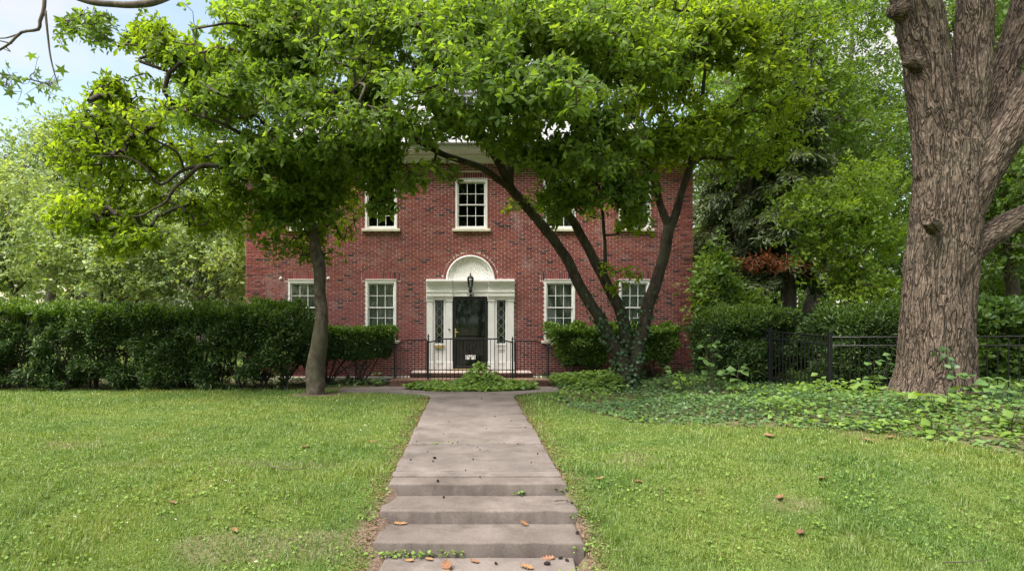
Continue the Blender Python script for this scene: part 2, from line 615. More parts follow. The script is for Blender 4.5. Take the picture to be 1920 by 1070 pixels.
# ------------------------------------------------------------------ ground
PCX, PHW = 0.11, 0.955          # middle and half width of the walk
BED = [(1.75, 13.4), (2.35, 11.5), (2.9, 10.5), (4.0, 9.5), (5.6, 8.4), (6.6, 7.5), (8, 6.9), (14, 6.6), (40, 8), (40, 40), (-2.2, 40), (-2.2, 17.3), (2.3, 16.2), (2.35, 15.1)]
BED_LEFT = [(-40, 15.3), (-2.7, 15.75), (-2.1, 16.3), (-2.1, 40), (-40, 40)]


def gz(x, y):
    x = np.asarray(x, float); y = np.asarray(y, float)
    z = -0.39 * np.clip((6.72 - y) / 1.45, 0, 1)
    z = z + 0.36 * sm((x - 2.5) / 4.5) * sm((y - 6.2) / 3.4) * (1 - .55 * sm((y - 10.9) / 2.2))
    z = z + (vnoise(np.stack([x * .8, y * .8, 0 * x], -1)) - .5) * .05 * sm((np.abs(x - PCX) - 0.9) / 1.0)
    return z - 0.01


def soil_amount(x, y):
    e = np.abs(x - PCX) - PHW
    n = vnoise(np.stack([x * 3, y * 3, 0 * x + 5], -1))
    near = 0.07 + 0.30 * sm((7.4 - y) / 2.4) * (n ** 1.5 * 1.5)
    s = sm((near - e) / 0.16) * (y < 14.2)
    s = np.maximum(s, sm((vnoise(np.stack([x * .9, y * 1.6, 0 * x + 9], -1)) - .68) / .14) * 0.5 * (y < 9))
    d2 = np.hypot((x + 3.56) / 0.62, (y - 14.5) / 0.6)
    s = np.maximum(s, sm((1.15 - d2) / .4))
    bed = in_poly(x, y, BED) | in_poly(x, y, BED_LEFT)
    return np.maximum(s, bed * .6 * (y < 19))


def axis(lo, a, b, hi, step):
    mid = np.arange(a, b + 1e-6, step)
    g = 1.35 ** np.arange(1, 40) * step
    left = a - np.cumsum(g); right = b + np.cumsum(g)
    return np.concatenate([left[left > lo][::-1], mid, right[right < hi]])


gx = axis(-900, -13, 15, 900, 0.1)
gy = axis(-500, 3.2, 19, 1800, 0.1)
GX, GY = np.meshgrid(gx, gy)
GZ = gz(GX, GY)
under = (np.abs(GX - PCX) < PHW - 0.05) & (GY < 15.5)
GZ = np.where(under, np.minimum(GZ, -0.06 - 0.4 * np.clip((6.9 - GY) / 1.0, 0, 1)), GZ)
cross = (GY > 13.9) & (GY < 16.3) & (np.abs(GX - PCX) < 2.2)
GZ = np.where(cross, np.minimum(GZ, -0.05), GZ)
nx, ny = len(gx), len(gy)
ii = (np.arange(ny - 1)[:, None] * nx + np.arange(nx - 1)[None]).ravel()
gme = new_mesh('ground', np.stack([GX, GY, GZ], -1).reshape(-1, 3), np.stack([ii, ii + 1, ii + nx + 1, ii + nx], -1), True)
att = gme.attributes.new('soil', 'FLOAT', 'POINT')
att.data.foreach_set('value', soil_amount(GX, GY).ravel().astype(np.float32))
tag(link('ground', gme, M['ground']), kind='structure')


# walk: slabs with open joints, then the cross walk by the stoop
def rough_slab(name, x0, x1, y0, y1, z0, z1, mat, parent, seed, edge=0.02, n=70, m=14, wear=0.012, slope=0.0):
    """a slab whose top edges are rounded and a little worn"""
    xs = np.concatenate([[x0, x0 + edge * .3, x0 + edge], np.linspace(x0 + 3 * edge, x1 - 3 * edge, n), [x1 - edge, x1 - edge * .3, x1]])
    ys = np.concatenate([[y0, y0 + edge * .3, y0 + edge], np.linspace(y0 + 2 * edge, y1 - 2 * edge, m), [y1 - edge, y1 - edge * .3, y1]])
    X, Y = np.meshgrid(xs, ys)
    e = np.minimum(np.minimum(X - x0, x1 - X), np.minimum(Y - y0, y1 - Y))
    nse = vnoise(np.stack([X * 5, Y * 5, 0 * X + seed], -1))
    Z = z1 - np.where(e < 1e-6, edge, np.where(e < edge * .9, edge * .35, 0)) * (0.6 + 0.8 * nse) - wear * (nse - .5) * .5
    jx = (vnoise(np.stack([Y * 4, 0 * X + (X > (x0 + x1) / 2) * 9., 0 * X + seed], -1)) - .5) * .035
    X = X + jx * (np.abs(X - (x0 + x1) / 2) > (x1 - x0) / 2 - .03)
    Y = Y + (vnoise(np.stack([X * 6, 0 * X, 0 * X + seed + 3], -1)) - .5 + .7 * (vnoise(np.stack([X * 19, 0 * X, 0 * X + seed + 5], -1)) - .5)) * .02 * (Y < y0 + .03)
    V = np.stack([X, Y, Z], -1).reshape(-1, 3)
    a, b = len(xs), len(ys)
    i = (np.arange(b - 1)[:, None] * a + np.arange(a - 1)[None]).ravel()
    Q = [np.stack([i, i + 1, i + a + 1, i + a], -1)]
    ring = np.concatenate([np.arange(a), np.arange(1, b) * a + a - 1, (b - 1) * a + np.arange(a - 2, -1, -1), np.arange(b - 2, 0, -1) * a])
    low = V[ring].copy(); low[:, 2] = z0
    base = len(V); k = len(ring); j = np.arange(k)
    V = np.vstack([V, low])
    Q.append(np.stack([ring[(j + 1) % k], ring[j], base + j, base + (j + 1) % k], -1))
    return link(name, new_mesh(name, V, Q, False), mat, parent)


walk = thing('walkway', None, None, (PCX, 10, 0))
tag(walk, kind='structure')
joints = [6.86, 7.10, 8.62, 10.05, 11.45, 12.75, 13.95]
for k in range(len(joints) - 1):
    rough_slab('slab', PCX - PHW + .004 * k, PCX + PHW, joints[k] + .016, joints[k + 1] - .016, -.12, 0.012 + random.uniform(-.006, .006), M['concrete'], walk, k * 3.1, edge=.012)
# cross walk with flared corners
pl = []
for t in np.linspace(0, 1, 9): pl.append((PCX - PHW - 1.5 * (1 - math.cos(t * math.pi / 2)) - .001, 13.955 + 1.0 * math.sin(t * math.pi / 2)))
left = pl + [(-3.2, 15.05), (-3.2, 15.75), (-2.2, 16.16)]
pr = [(PCX + PHW + 1.3 * (1 - math.cos(t * math.pi / 2)), 13.955 + 1.0 * math.sin(t * math.pi / 2)) for t in np.linspace(0, 1, 9)]
right = [(2.35, 16.16), (3.1, 15.75), (3.1, 15.05)] + pr[::-1]
poly = left + right
mb = MB()
nP = len(poly)
mb.add([(x, y, 0.006) for x, y in poly] + [(x, y, -.1) for x, y in poly], [tuple(range(nP))[::-1]] + [(i, (i + 1) % nP, nP + (i + 1) % nP, nP + i) for i in range(nP)])
mb.build('cross_slab', M['concrete'], walk)

steps = thing('garden_steps', 'three wide worn concrete steps at the near end of the walk', 'steps', (PCX, 6.1, -.4))
rough_slab('step', PCX - PHW - .005, PCX + PHW + .005, 6.58, 6.855, -.3, .0, M['step'], steps, 1.7, edge=.02)
rough_slab('step', PCX - .975, PCX + .99, 6.05, 6.575, -.4, -.125, M['step'], steps, 2.9, edge=.02)
rough_slab('step', PCX - .965, PCX + .955, 5.53, 6.045, -.5, -.25, M['step'], steps, 4.3, edge=.02)
low = thing('lower_walkway', None, None, (PCX, 5, -.4))
tag(low, kind='structure')
rough_slab('slab', PCX - .86, PCX + .84, 3.9, 5.51, -.5, -.378, M['concrete'], low, 5.9, edge=.012)
rough_slab('slab', PCX - .86, PCX + .84, 2.2, 3.885, -.5, -.376, M['concrete'], low, 6.9, edge=.012)

# ------------------------------------------------------------------ the house
D = 17.8
S = F / D


def hx(px): return (px - VX) / S
def hz(py): return H - (py - VY) / S


HX0, HX1, WZ0, WZ1 = hx(461), hx(1299), 0.12, 6.3
house = thing('brick_house', 'two storey red brick house with white doorway behind the trees', 'house', (hx(880), D, 0))
DCX = hx(882)
AR = 45.5 / S
ARCH_Z = hz(524)
lower = [hx(p) for p in (569.5, 714.5, 1049.5, 1189)]
upper = [hx(p) for p in (569.5, 715, 884, 1049.5, 1190)]
LW, LT, LB = 57.5 / S, hz(525), hz(638)
UW, UT, UB = 60.0 / S, hz(336), hz(429)
openings = [(x - LW / 2, x + LW / 2, LB, LT) for x in lower] + [(x - UW / 2, x + UW / 2, UB, UT) for x in upper]
openings.append((hx(799.8), hx(964.4), 0.0, hz(524)))
LH = 14.5 / S
lintels = [(x - LW / 2 - .12, x + LW / 2 + .12, LT, LT + LH) for x in lower] + [(x - UW / 2 - .12, x + UW / 2 + .12, UT, UT + LH - .03) for x in upper]
ARO = AR + 0.088


def free_intervals(z0, z1, pad=0.0, arch=True, lint=True):
    """x spans of the wall between z0 and z1 that no opening takes"""
    cut = []
    for a, b, c, d in openings + (lintels if lint else []):
        if c < z1 - 1e-4 and d > z0 + 1e-4: cut.append((a - pad, b + pad))
    if arch and z1 > ARCH_Z and z0 < ARCH_Z + ARO:
        zz = max(z0, ARCH_Z) - ARCH_Z
        R = ARO if lint else AR
        if zz < R:
            w = math.sqrt(R * R - zz * zz)
            cut.append((DCX - w - pad, DCX + w + pad))
    cut.sort()
    out, x = [], HX0
    for a, b in cut:
        if a > x: out.append((x, a))
        x = max(x, b)
    if x < HX1: out.append((x, HX1))
    return out


wall = None
mbw = MB()
CH = 0.0655
rows = int((WZ1 - WZ0) / CH) + 1
zc = sorted(set([round(v, 4) for o in openings + lintels for v in o[2:] if WZ0 < v < WZ1] + [WZ0, WZ1] + [round(ARCH_Z + AR * t, 4) for t in np.linspace(0, 1, 14)]))
for a, b in zip(zc[:-1], zc[1:]):
    for x0, x1 in free_intervals(a, b, lint=False):
        mbw.add([(x0, D, a), (x1, D, a), (x1, D, b), (x0, D, b)], [(0, 1, 2, 3)])
wall = mbw.build('front_wall', M['mortar'], house)


def face_brick(mb, x0, x1, z0, z1, proud=0.010, y=D):
    yf = y - proud
    mb.add([(x0, yf, z0), (x1, yf, z0), (x1, yf, z1), (x0, yf, z1), (x0, y + .004, z0), (x1, y + .004, z0), (x1, y + .004, z1), (x0, y + .004, z1)],
           [(0, 1, 2, 3), (0, 4, 5, 1), (3, 2, 6, 7), (0, 3, 7, 4), (1, 5, 6, 2)])


mb_st = MB()                       # bricks beyond the first 300
single = []                        # (x0, x1, z0, z1, proud)
BL, JT = 0.203, 0.0155
for r in range(rows):
    z0 = WZ0 + r * CH + JT / 2
    z1 = min(WZ0 + (r + 1) * CH - JT / 2, WZ1)
    if z1 - z0 < .02: continue
    header = (r % 6 == 5)
    bl = BL / 2 if header and False else BL
    off = 0 if r % 2 == 0 else bl / 2
    qw = 0.42 if (r // 5) % 2 == 0 else 0.62
    for a, b in free_intervals(z0, z1):
        k0 = math.floor((a - HX0 - off) / bl)
        k1 = math.ceil((b - HX0 - off) / bl)
        for k in range(k0, k1):
            x0 = max(a, HX0 + off + k * bl) + JT / 2
            x1 = min(b, HX0 + off + (k + 1) * bl) - JT / 2
            if x1 - x0 < 0.03: continue
            pr_ = random.uniform(.006, .012)
            if min(x1 - HX0, HX1 - x0) < qw and r % 5 != 4: pr_ += 0.011
            xm = (x0 + x1) / 2
            if abs(abs(xm - DCX) - 1.55) < 0.2 and 0.95 < z0 < 3.0 and len(single) < 118 and x1 - x0 > .12:
                single.append((x0, x1, z0, z1, pr_))
            else:
                face_brick(mb_st, x0, x1, z0, z1, pr_)
tag(mb_st.build('brickwork', M['brick'], wall), kind='stuff')
unit = {}


def brick_obj(x0, x1, z0, z1, proud, ang=0.0):
    key = (round(x1 - x0, 3), round(z1 - z0, 3), round(proud, 3))
    if key not in unit:
        m = MB(); hw, hh = key[0] / 2, key[1] / 2
        face_brick(m, -hw, hw, -hh, hh, proud, 0)
        unit[key] = m.mesh('brick')
    o = link('brick', unit[key], M['brick'], wall)
    o.location = ((x0 + x1) / 2, D, (z0 + z1) / 2)
    o.rotation_euler = (0, ang, 0)


for q in single:
    brick_obj(*[round(v, 3) for v in q])
for i, (a, b, c, d) in enumerate(lintels):
    n = 17
    w = (b - a) / n
    for k in range(n):
        t = (k + .5) / n * 2 - 1
        brick_obj(a + k * w + .005, a + (k + 1) * w - .005, c + .004, d - .006, .010, t * 0.06)
n = 31
for k in range(n):
    t = math.pi * (k + .5) / n
    rm = (AR + ARO) / 2
    x, z = DCX - rm * math.cos(t), ARCH_Z + rm * math.sin(t)
    w = math.pi * rm / n - .012
    hgt = ARO - AR - .008
    brick_obj(x - w / 2, x + w / 2, z - hgt / 2, z + hgt / 2, .012, -(math.pi / 2 - t))


def brick_tex_mat():
    m, nt, b = mat_base('side brick')
    tc = nt.nodes.new('ShaderNodeTexCoord')
    br = nt.nodes.new('ShaderNodeTexBrick')
    mp = nt.nodes.new('ShaderNodeMapping')
    mp.inputs['Rotation'].default_value = (math.radians(90), 0, math.radians(90))
    nt.links.new(tc.outputs['Object'], mp.inputs['Vector'])
    nt.links.new(mp.outputs['Vector'], br.inputs['Vector'])
    br.inputs['Scale'].default_value = 1
    br.inputs['Brick Width'].default_value = .203
    br.inputs['Row Height'].default_value = .0655
    br.inputs['Mortar Size'].default_value = .006
    br.inputs['Color1'].default_value = (.24, .05, .045, 1)
    br.inputs['Color2'].default_value = (.15, .04, .036, 1)
    br.inputs['Mortar'].default_value = (.4, .32, .28, 1)
    nt.links.new(br.outputs['Color'], b.inputs['Base Color'])
    b.inputs['Roughness'].default_value = .9
    return m


M['brick_tex'] = brick_tex_mat()
HD = 9.0
MB().add([(HX0, D, WZ0), (HX0, D + HD, WZ0), (HX0, D + HD, WZ1), (HX0, D, WZ1)], [(0, 1, 2, 3)]).build('side_wall', M['brick_tex'], house)
MB().add([(HX1, D, WZ0), (HX1, D + HD, WZ0), (HX1, D + HD, WZ1), (HX1, D, WZ1)], [(3, 2, 1, 0)]).build('side_wall', M['brick_tex'], house)
MB().add([(HX0, D + HD, WZ0), (HX1, D + HD, WZ0), (HX1, D + HD, WZ1), (HX0, D + HD, WZ1)], [(0, 1, 2, 3)]).build('rear_wall', M['brick_tex'], house)
MB().box(HX0 - .03, HX1 + .03, D - .06, D + HD, -.3, WZ0 - .002, .015).build('foundation', M['cream'], house)
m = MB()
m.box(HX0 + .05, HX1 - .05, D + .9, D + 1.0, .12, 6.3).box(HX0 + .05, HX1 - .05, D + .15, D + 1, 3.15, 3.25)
m.build('gloom_backing', M['room_gloom'], house)  # sheets behind the windows, the rooms' shade painted on as near black

# cornice, gutter, roof
m = MB()
m.box(HX0 - .05, HX1 + .05, D - .075, D + .02, 6.302, 6.52, .01)
m.box(HX0 - .1, HX1 + .1, D - .15, D - .078, 6.44, 6.52, .015)
m.box(HX0 - .5, HX1 + .5, D - .58, D + .3, 6.523, 6.57, .008)
m.box(HX0 - .53, HX1 + .53, D - .62, D - .5, 6.573, 6.72, .02)
m.build('cornice', M['white'], house)
MB().tube([(HX0 - .55, D - .66, 6.70), (HX1 + .55, D - .66, 6.70)], .055, 8).build('gutter', M['lead'], house)
m = MB()
ez, ridge_z = 6.66, 9.6
y0r, y1r = D - .6, D + HD + .6
x0r, x1r = HX0 - .55, HX1 + .55
ym = (y0r + y1r) / 2
rx0, rx1 = x0r + 4.6, x1r - 4.6
m.add([(x0r, y0r, ez), (x1r, y0r, ez), (x1r, y1r, ez), (x0r, y1r, ez), (rx0, ym, ridge_z), (rx1, ym, ridge_z)],
      [(0, 1, 5, 4), (1, 2, 5), (2, 3, 4, 5), (3, 0, 4), (0, 3, 2, 1)])
roof = m.build('roof', M['slate'], house)
m = MB()
nrow = 24
for r in range(nrow):
    t0, t1 = r / nrow, (r + 1.15) / nrow
    xa = x0r + (rx0 - x0r) * t0; xb = x1r + (rx1 - x1r) * t0
    ya, za = y0r + (ym - y0r) * t0, ez + (ridge_z - ez) * t0
    yb, zb = y0r + (ym - y0r) * t1, ez + (ridge_z - ez) * t1
    x = xa + random.uniform(0, .25)
    while x < xb - .1:
        w = random.uniform(.22, .3)
        x2 = min(x + w - .008, xb)
        h = random.uniform(.022, .034)
        m.add([(x, ya, za + h), (x2, ya, za + h), (x2, yb, zb + .006), (x, yb, zb + .006), (x, ya, za), (x2, ya, za)], [(0, 1, 2, 3), (4, 5, 1, 0)])
        x += w
tag(m.build('shingles', M['slate'], roof), kind='stuff')
# dormer
dm = MB()
dx = hx(868)
dm.box(dx - .55, dx + .55, D + 1.1, D + 3.4, 7.55, 8.75, .01)
dormer = dm.build('dormer', M['white'], house)
MB().box(dx - .33, dx + .33, D + 1.075, D + 1.098, 7.75, 8.62).build('pane', M['storm'], dormer)
dm = MB()
for xx in (-.33, -.11, .11, .33): dm.box(dx + xx - .02, dx + xx + .02, D + 1.05, D + 1.073, 7.74, 8.63)
for zz in (7.74, 8.18, 8.63): dm.box(dx - .35, dx + .35, D + 1.04, D + 1.049, zz - .02, zz + .02)
dm.build('sash', M['white'], dormer)
dm = MB()
dm.prism([(dx - .75, 8.72), (dx + .75, 8.72), (dx, 9.2)], D + .95, D + 3.6)
dm.build('dormer_roof', M['slate'], dormer)

# windows
pane_cache = {}


def window(cx, w, zb, zt, rows_up, rows_low, split, curtain=True, open_low=False):
    m = MB()
    c = .062
    y0 = D - .03
    m.box(cx - w / 2, cx - w / 2 + c, y0, D + .12, zb, zt, .006)
    m.box(cx + w / 2 - c, cx + w / 2, y0, D + .12, zb, zt, .006)
    m.box(cx - w / 2 + c + .001, cx + w / 2 - c - .001, y0 + .002, D + .12, zt - .085, zt - .002, .006)
    m.box(cx - w / 2 + c + .001, cx + w / 2 - c - .001, y0 + .002, D + .12, zb, zb + .05, .006)
    m.box(cx - w / 2 - .012, cx + w / 2 + .012, y0 - .018, D + .02, zt - .0005, zt + .022, .006)
    win = m.build('window', M['white'], house)
    m = MB()
    m.box(cx - w / 2 - .09, cx + w / 2 + .09, D - .10, D + .05, zb - .085, zb - .002, .012)
    m.build('sill', M['cream'], win)
    x0, x1 = cx - w / 2 + c + .002, cx + w / 2 - c - .002
    zi0, zi1 = zb + .052, zt - .087
    zm = zi0 + (zi1 - zi0) * split
    for (a, b, nr, yy) in ((zm - .018, zi1, rows_up, D + .035), (zi0, zm + .018, rows_low, D + .07)):
        fr = .034
        m = MB()
        m.box(x0, x0 + fr, yy - .017, yy + .017, a, b, .004).box(x1 - fr, x1, yy - .017, yy + .017, a, b, .004)
        m.box(x0 + fr, x1 - fr, yy - .016, yy + .016, a, a + fr, .004).box(x0 + fr, x1 - fr, yy - .016, yy + .016, b - fr, b, .004)
        pw = (x1 - x0 - 2 * fr) / 3
        ph = (b - a - 2 * fr) / nr
        for i in (1, 2): m.box(x0 + fr + pw * i - .0085, x0 + fr + pw * i + .0085, yy - .013, yy + .013, a + fr, b - fr)
        for j in range(1, nr): m.box(x0 + fr, x1 - fr, yy - .0115, yy + .0115, a + fr + ph * j - .0085, a + fr + ph * j + .0085)
        m.build('sash', M['white'], win)
        key = (round(pw, 3), round(ph, 3))
        if key not in pane_cache:
            pane_cache[key] = MB().box(-pw / 2 + .009, pw / 2 - .009, -.002, .002, -ph / 2 + .009, ph / 2 - .009).mesh('pane')
        for i in range(3):
            for j in range(nr):
                o = link('pane', pane_cache[key], M['glass'], win)
                o.location = (x0 + fr + pw * (i + .5), yy, a + fr + ph * (j + .5))
                o.rotation_euler = (random.uniform(-.006, .006), 0, random.uniform(-.006, .006))
    if curtain:
        n = 60
        xs = np.linspace(cx - w / 2 - .1, cx + w / 2 + .1, n)
        ys = D + .19 + .028 * np.sin(xs * 62 + cx) + .018 * np.sin(xs * 23 + 2 * cx)
        V = np.concatenate([np.stack([xs, ys, 0 * xs + z], -1) for z in (zb - .05, zt + .05)])
        i = np.arange(n - 1)
        link('curtain', new_mesh('curtain', V, np.stack([i, i + 1, i + n + 1, i + n], -1), True), M['curtain'], win)
    return win


for x in lower: window(x, LW, LB, LT, 2, 3, .56)
for i, x in enumerate(upper): window(x, UW, UB, UT, 2, 2, .5, curtain=i in (0, 3))

# doorway
def pil(px0, px1):
    m = MB()
    a, b = hx(px0), hx(px1)
    m.box(a, b, D - .075, D + .02, .335, hz(565), .006)
    m.box(a - .012, b + .012, D - .095, D + .02, .333, .55, .008)
    m.box(a - .012, b + .012, D - .095, D + .02, hz(565) + .002, hz(560), .008)
    m.box(a - .02, b + .02, D - .11, D + .02, hz(560) + .002, hz(556), .008)
    m.build('pilaster', M['white'], surround)
surround = MB().box(hx(799.9), hx(964.3), D - .03, D + .0, .32, .334).build('door_surround', M['white'], house)
for p in ((800.4, 812), (836.2, 848.4), (915, 927.2), (951.4, 963.4)): pil(*p)
m = MB()
xa, xb = hx(799.8), hx(964.4)
ca, cb = hx(849), hx(914.5)
for (a, b, e) in ((xa, ca, .05), (ca + .001, cb - .001, 0.0), (cb, xb, .05)):
    m.box(a, b, D - .09 - e, D + .02, hz(555.8), hz(548), .006)
    m.box(a, b, D - .11 - e, D + .02, hz(548) + .002, hz(546.5), .004)
    m.box(a, b, D - .08 - e, D + .02, hz(546.5) + .002, hz(534), .004)
    m.box(a - .0, b + .0, D - .14 - e, D + .02, hz(534) + .002, hz(529.5), .012)
    m.box(a - .0, b + .0, D - .19 - e, D + .02, hz(529.5) + .002, hz(524.2), .014)
m.build('entablature', M['white'], surround)
# fan panel over the door
def half_ring(r0, r1, ya, yb, n=40):
    mm = MB()
    P = []
    for r in (r0, r1):
        for k in range(n + 1):
            t = math.pi * k / n
            P.append((DCX - r * math.cos(t), ARCH_Z + r * math.sin(t)))
    V = [(x, y, z) for y in (ya, yb) for x, z in P]
    k = n + 1
    Fl = []
    for i in range(n):
        Fl += [(i, k + i, k + i + 1, i + 1), (2 * k + i, 2 * k + i + 1, 3 * k + i + 1, 3 * k + i), (i, i + 1, 2 * k + i + 1, 2 * k + i), (k + i, 3 * k + i, 3 * k + i + 1, k + i + 1)]
    return mm.add(V, Fl)
half_ring(AR - .06, AR, D - .06, D + .08).build('arch_trim', M['white'], surround, True)
half_ring(AR - .11, AR - .062, D - .025, D + .08).build('arch_trim', M['white'], surround)
half_ring(AR - .135, AR - .112, D - .005, D + .08).build('arch_trim', M['white'], surround)
n = 26
V, Fl = [], []
V.append((DCX, D + .03, ARCH_Z + .0))
for k in range(2 * n + 1):
    t = math.pi * k / (2 * n)
    r = AR - .13
    V.append((DCX - r * math.cos(t), D + (.04 if k % 2 else .024), ARCH_Z + r * math.sin(t)))
for k in range(2 * n): Fl.append((0, k + 2, k + 1))
MB().add(V, Fl).build('sunburst_panel', M['white'], surround)
# side lights
for (p0, p1, g0, g1) in ((812.4, 835.8, 816, 831.8), (927.6, 951, 931.8, 947.4)):
    a, b, c, d = hx(p0), hx(p1), hx(g0), hx(g1)
    zt_, zb_ = hz(562.5), hz(643.5)
    m = MB()
    m.box(a, c, D - .045, D + .03, .335, hz(556) - .001, .004).box(d, b, D - .045, D + .03, .335, hz(556) - .001, .004)
    m.box(c + .001, d - .001, D - .044, D + .03, zt_, hz(556) - .001, .004)
    m.box(c + .001, d - .001, D - .03, D + .03, .335, zb_, .004)
    m.box(c + .001, d - .001, D - .06, D - .032, zb_ - .05, zb_ - .002, .008)
    m.box(c + .02, d - .02, D - .05, D - .032, .5, .56, .008).box(c + .02, d - .02, D - .05, D - .032, .86, .92, .008)
    m.box(c + .02, d - .02, D - .05, D - .032, zb_ - .2, zb_ - .15, .008)
    sl = m.build('sidelight', M['white'], surround)
    MB().box(c, d, D + .012, D + .016, zb_, zt_).build('pane', M['glass'], sl)
    m = MB()
    cx, w, hgt = (c + d) / 2, d - c, zt_ - zb_
    for k in range(5):
        z0 = zb_ + hgt * k / 5; z1 = zb_ + hgt * (k + 1) / 5; zmid = (z0 + z1) / 2
        for (x, z, x2, z2) in ((c, zmid, cx, z1), (cx, z1, d, zmid), (d, zmid, cx, z0), (cx, z0, c, zmid)):
            m.tube([(x, D + .006, z), (x2, D + .006, z2)], .0045, 5)
    m.tube([(cx - w * .27, D + .006, zb_), (cx - w * .27, D + .006, zt_)], .0045, 5).tube([(cx + w * .27, D + .006, zb_), (cx + w * .27, D + .006, zt_)], .0045, 5)
    m.build('leading', M['lead'], sl)
    if p0 < 880:
        MB().box(c - .01, d + .03, D - .074, D - .061, hz(653), hz(647), .004).build('mail_slot', M['brass'], sl)
MB().tube([(hx(842.4), D - .10, hz(617.5)), (hx(842.4), D - .07, hz(617.5))], .026, 12).build('door_bell', M['storm'], surround)

# door with six panels behind a black storm frame
da, db, dz0, dz1 = hx(849.2), hx(914.2), .335, hz(557.8)
m = MB()
m.box(da + .1, db - .1, D + .06, D + .11, dz0 + .05, dz1 - .06)
door = m.build('front_door', M['door'], house)
M['panel'] = plain('panel paint', (.05, .052, .056), .4, var=.2)
dcx = (da + db) / 2
for (z0, z1) in ((dz0 + .16, dz0 + .62), (dz0 + .78, dz0 + .96), (dz0 + 1.04, dz0 + 1.62), (dz0 + 1.70, dz1 - .16)):
    for s in (-1, 1):
        x0, x1 = (dcx - .34, dcx - .045) if s < 0 else (dcx + .045, dcx + .34)
        m = MB().box(x0, x1, D + .044, D + .058, z0, z1, .012)
        for (a, b, c, d) in ((x0, x1, z0, z0 + .018), (x0, x1, z1 - .018, z1), (x0, x0 + .018, z0 + .02, z1 - .02), (x1 - .018, x1, z0 + .02, z1 - .02)):
            m.box(a, b, D + .028, D + .043, c, d, .004)
        m.build('panel', M['panel'], door)
m = MB()
m.box(da, da + .085, D - .03, D + .025, dz0, dz1, .006).box(db - .085, db, D - .03, D + .025, dz0, dz1, .006)
m.box(da + .086, db - .086, D - .029, D + .025, dz1 - .075, dz1, .006).box(da + .086, db - .086, D - .029, D + .025, dz0, dz0 + .09, .006)
m.build('storm_frame', M['storm'], door)
MB().box(da + .086, db - .086, D + .0, D + .004, dz0 + .091, dz1 - .076).build('pane', M['glass'], door)
m = MB()
hxp, hzp = hx(854), hz(624)
m.box(hxp - .018, hxp + .018, D - .042, D - .031, hzp - .13, hzp + .13, .004)
m.tube([(hxp, D - .045, hzp + .02), (hxp, D - .085, hzp + .02), (hxp + .07, D - .09, hzp + .03), (hxp + .11, D - .085, hzp + .01)], .012, 8)
m.build('door_handle', M['brass'], door)
MB().box(hx(873), hx(891.5), D - .012, D - .004, hz(673.5), hz(665), .002).build('letter_plate', M['white'], door)
MB().box(da - .02, db + .02, D - .16, D + .05, .322, .348, .006).build('threshold', M['brass'] if False else plain('worn wood', (.4, .28, .12), .6), door)
# house number
tx = bpy.data.curves.new('number', 'FONT')
tx.body = '1140'
tx.size = .1
tx.align_x = 'CENTER'
tx.extrude = .006
tmp = bpy.data.objects.new('number_tmp', tx)
COL.objects.link(tmp)
bpy.context.view_layer.update()
tme = bpy.data.meshes.new_from_object(tmp.evaluated_get(bpy.context.evaluated_depsgraph_get()))
bpy.data.objects.remove(tmp)
o = link('house_number', tme, M['storm'], surround)
o.rotation_euler = (math.radians(90), 0, 0)
o.location = (DCX, D - .098, hz(555.3))
# tie rod stars and vents on the wall
for px, py in ((527, 522), (616, 522)):
    MB().lathe([(0.001, -.03), (.035, -.025), (.045, 0), (.02, .004)], 0, 0, 10).build('wall_anchor', M['white'], house, True)
    o = bpy.context.scene.objects[-1] if False else None
for o in [o for o in COL.objects if o.name.startswith('wall_anchor')]:
    o.rotation_euler = (math.radians(90), 0, 0)
    px = 527 if o.name == 'wall_anchor' else 616
    o.location = (hx(px), D - .02, hz(522))

# stoop
stoop = thing('brick_stoop', 'low two tier brick stoop in front of the white doorway', 'stoop', (DCX, 17, 0))
M['stoop_brick'] = plain('stoop brick', (.15, .075, .052), .85, var=.35, scale=9, bstr=.4)
M['stoop'] = plain('stoop paving', (.30, .185, .13), .85, var=.25, scale=4, bstr=.4)
t1x0, t1x1, t2x0, t2x1 = -2.06, 2.17, -1.59, 1.82
MB().box(t1x0 + .03, t1x1 - .03, 16.23, D - .065, -.1, .155).build('lower_core', M['mortar'], stoop)
MB().box(t2x0 + .03, t2x1 - .03, 16.93, D - .062, .157, .3).build('upper_core', M['mortar'], stoop)
sb = {}
def stoop_brick(x0, x1, y0, y1, z0, z1):
    key = tuple(round(v, 3) for v in (x1 - x0, y1 - y0, z1 - z0))
    if key not in sb: sb[key] = MB().box(-key[0] / 2, key[0] / 2, -key[1] / 2, key[1] / 2, -key[2] / 2, key[2] / 2, .006).mesh('brick')
    o = link('brick', sb[key], M['stoop_brick'], stoop)
    o.location = ((x0 + x1) / 2, (y0 + y1) / 2, (z0 + z1) / 2)
def tier(x0, x1, y0, zlist, top):
    n = int((x1 - x0) / .2)
    w = (x1 - x0) / n
    for i, (a, b) in enumerate(zlist):
        for k in range(n): stoop_brick(x0 + w * k + .004, x0 + w * (k + 1) - .004, y0, y0 + .1, a, b)
    n2 = int((x1 - x0) / .105); w = (x1 - x0) / n2
    for k in range(n2): stoop_brick(x0 + w * k + .004, x0 + w * (k + 1) - .004, y0 - .02, y0 + .19, top - .06, top)
tier(t1x0, t1x1, 16.2, ((-.03, .03), (.04, .1)), .17)
tier(t2x0, t2x1, 16.9, ((.172, .22), ), .295)
MB().box(t1x0, t1x1, 16.395, 16.89, .1, .166, .004).build('stoop_paving', M['stoop'], stoop)
MB().box(t2x0, t2x1, 17.095, D - .063, .24, .29, .004).build('stoop_paving', M['stoop'], stoop)

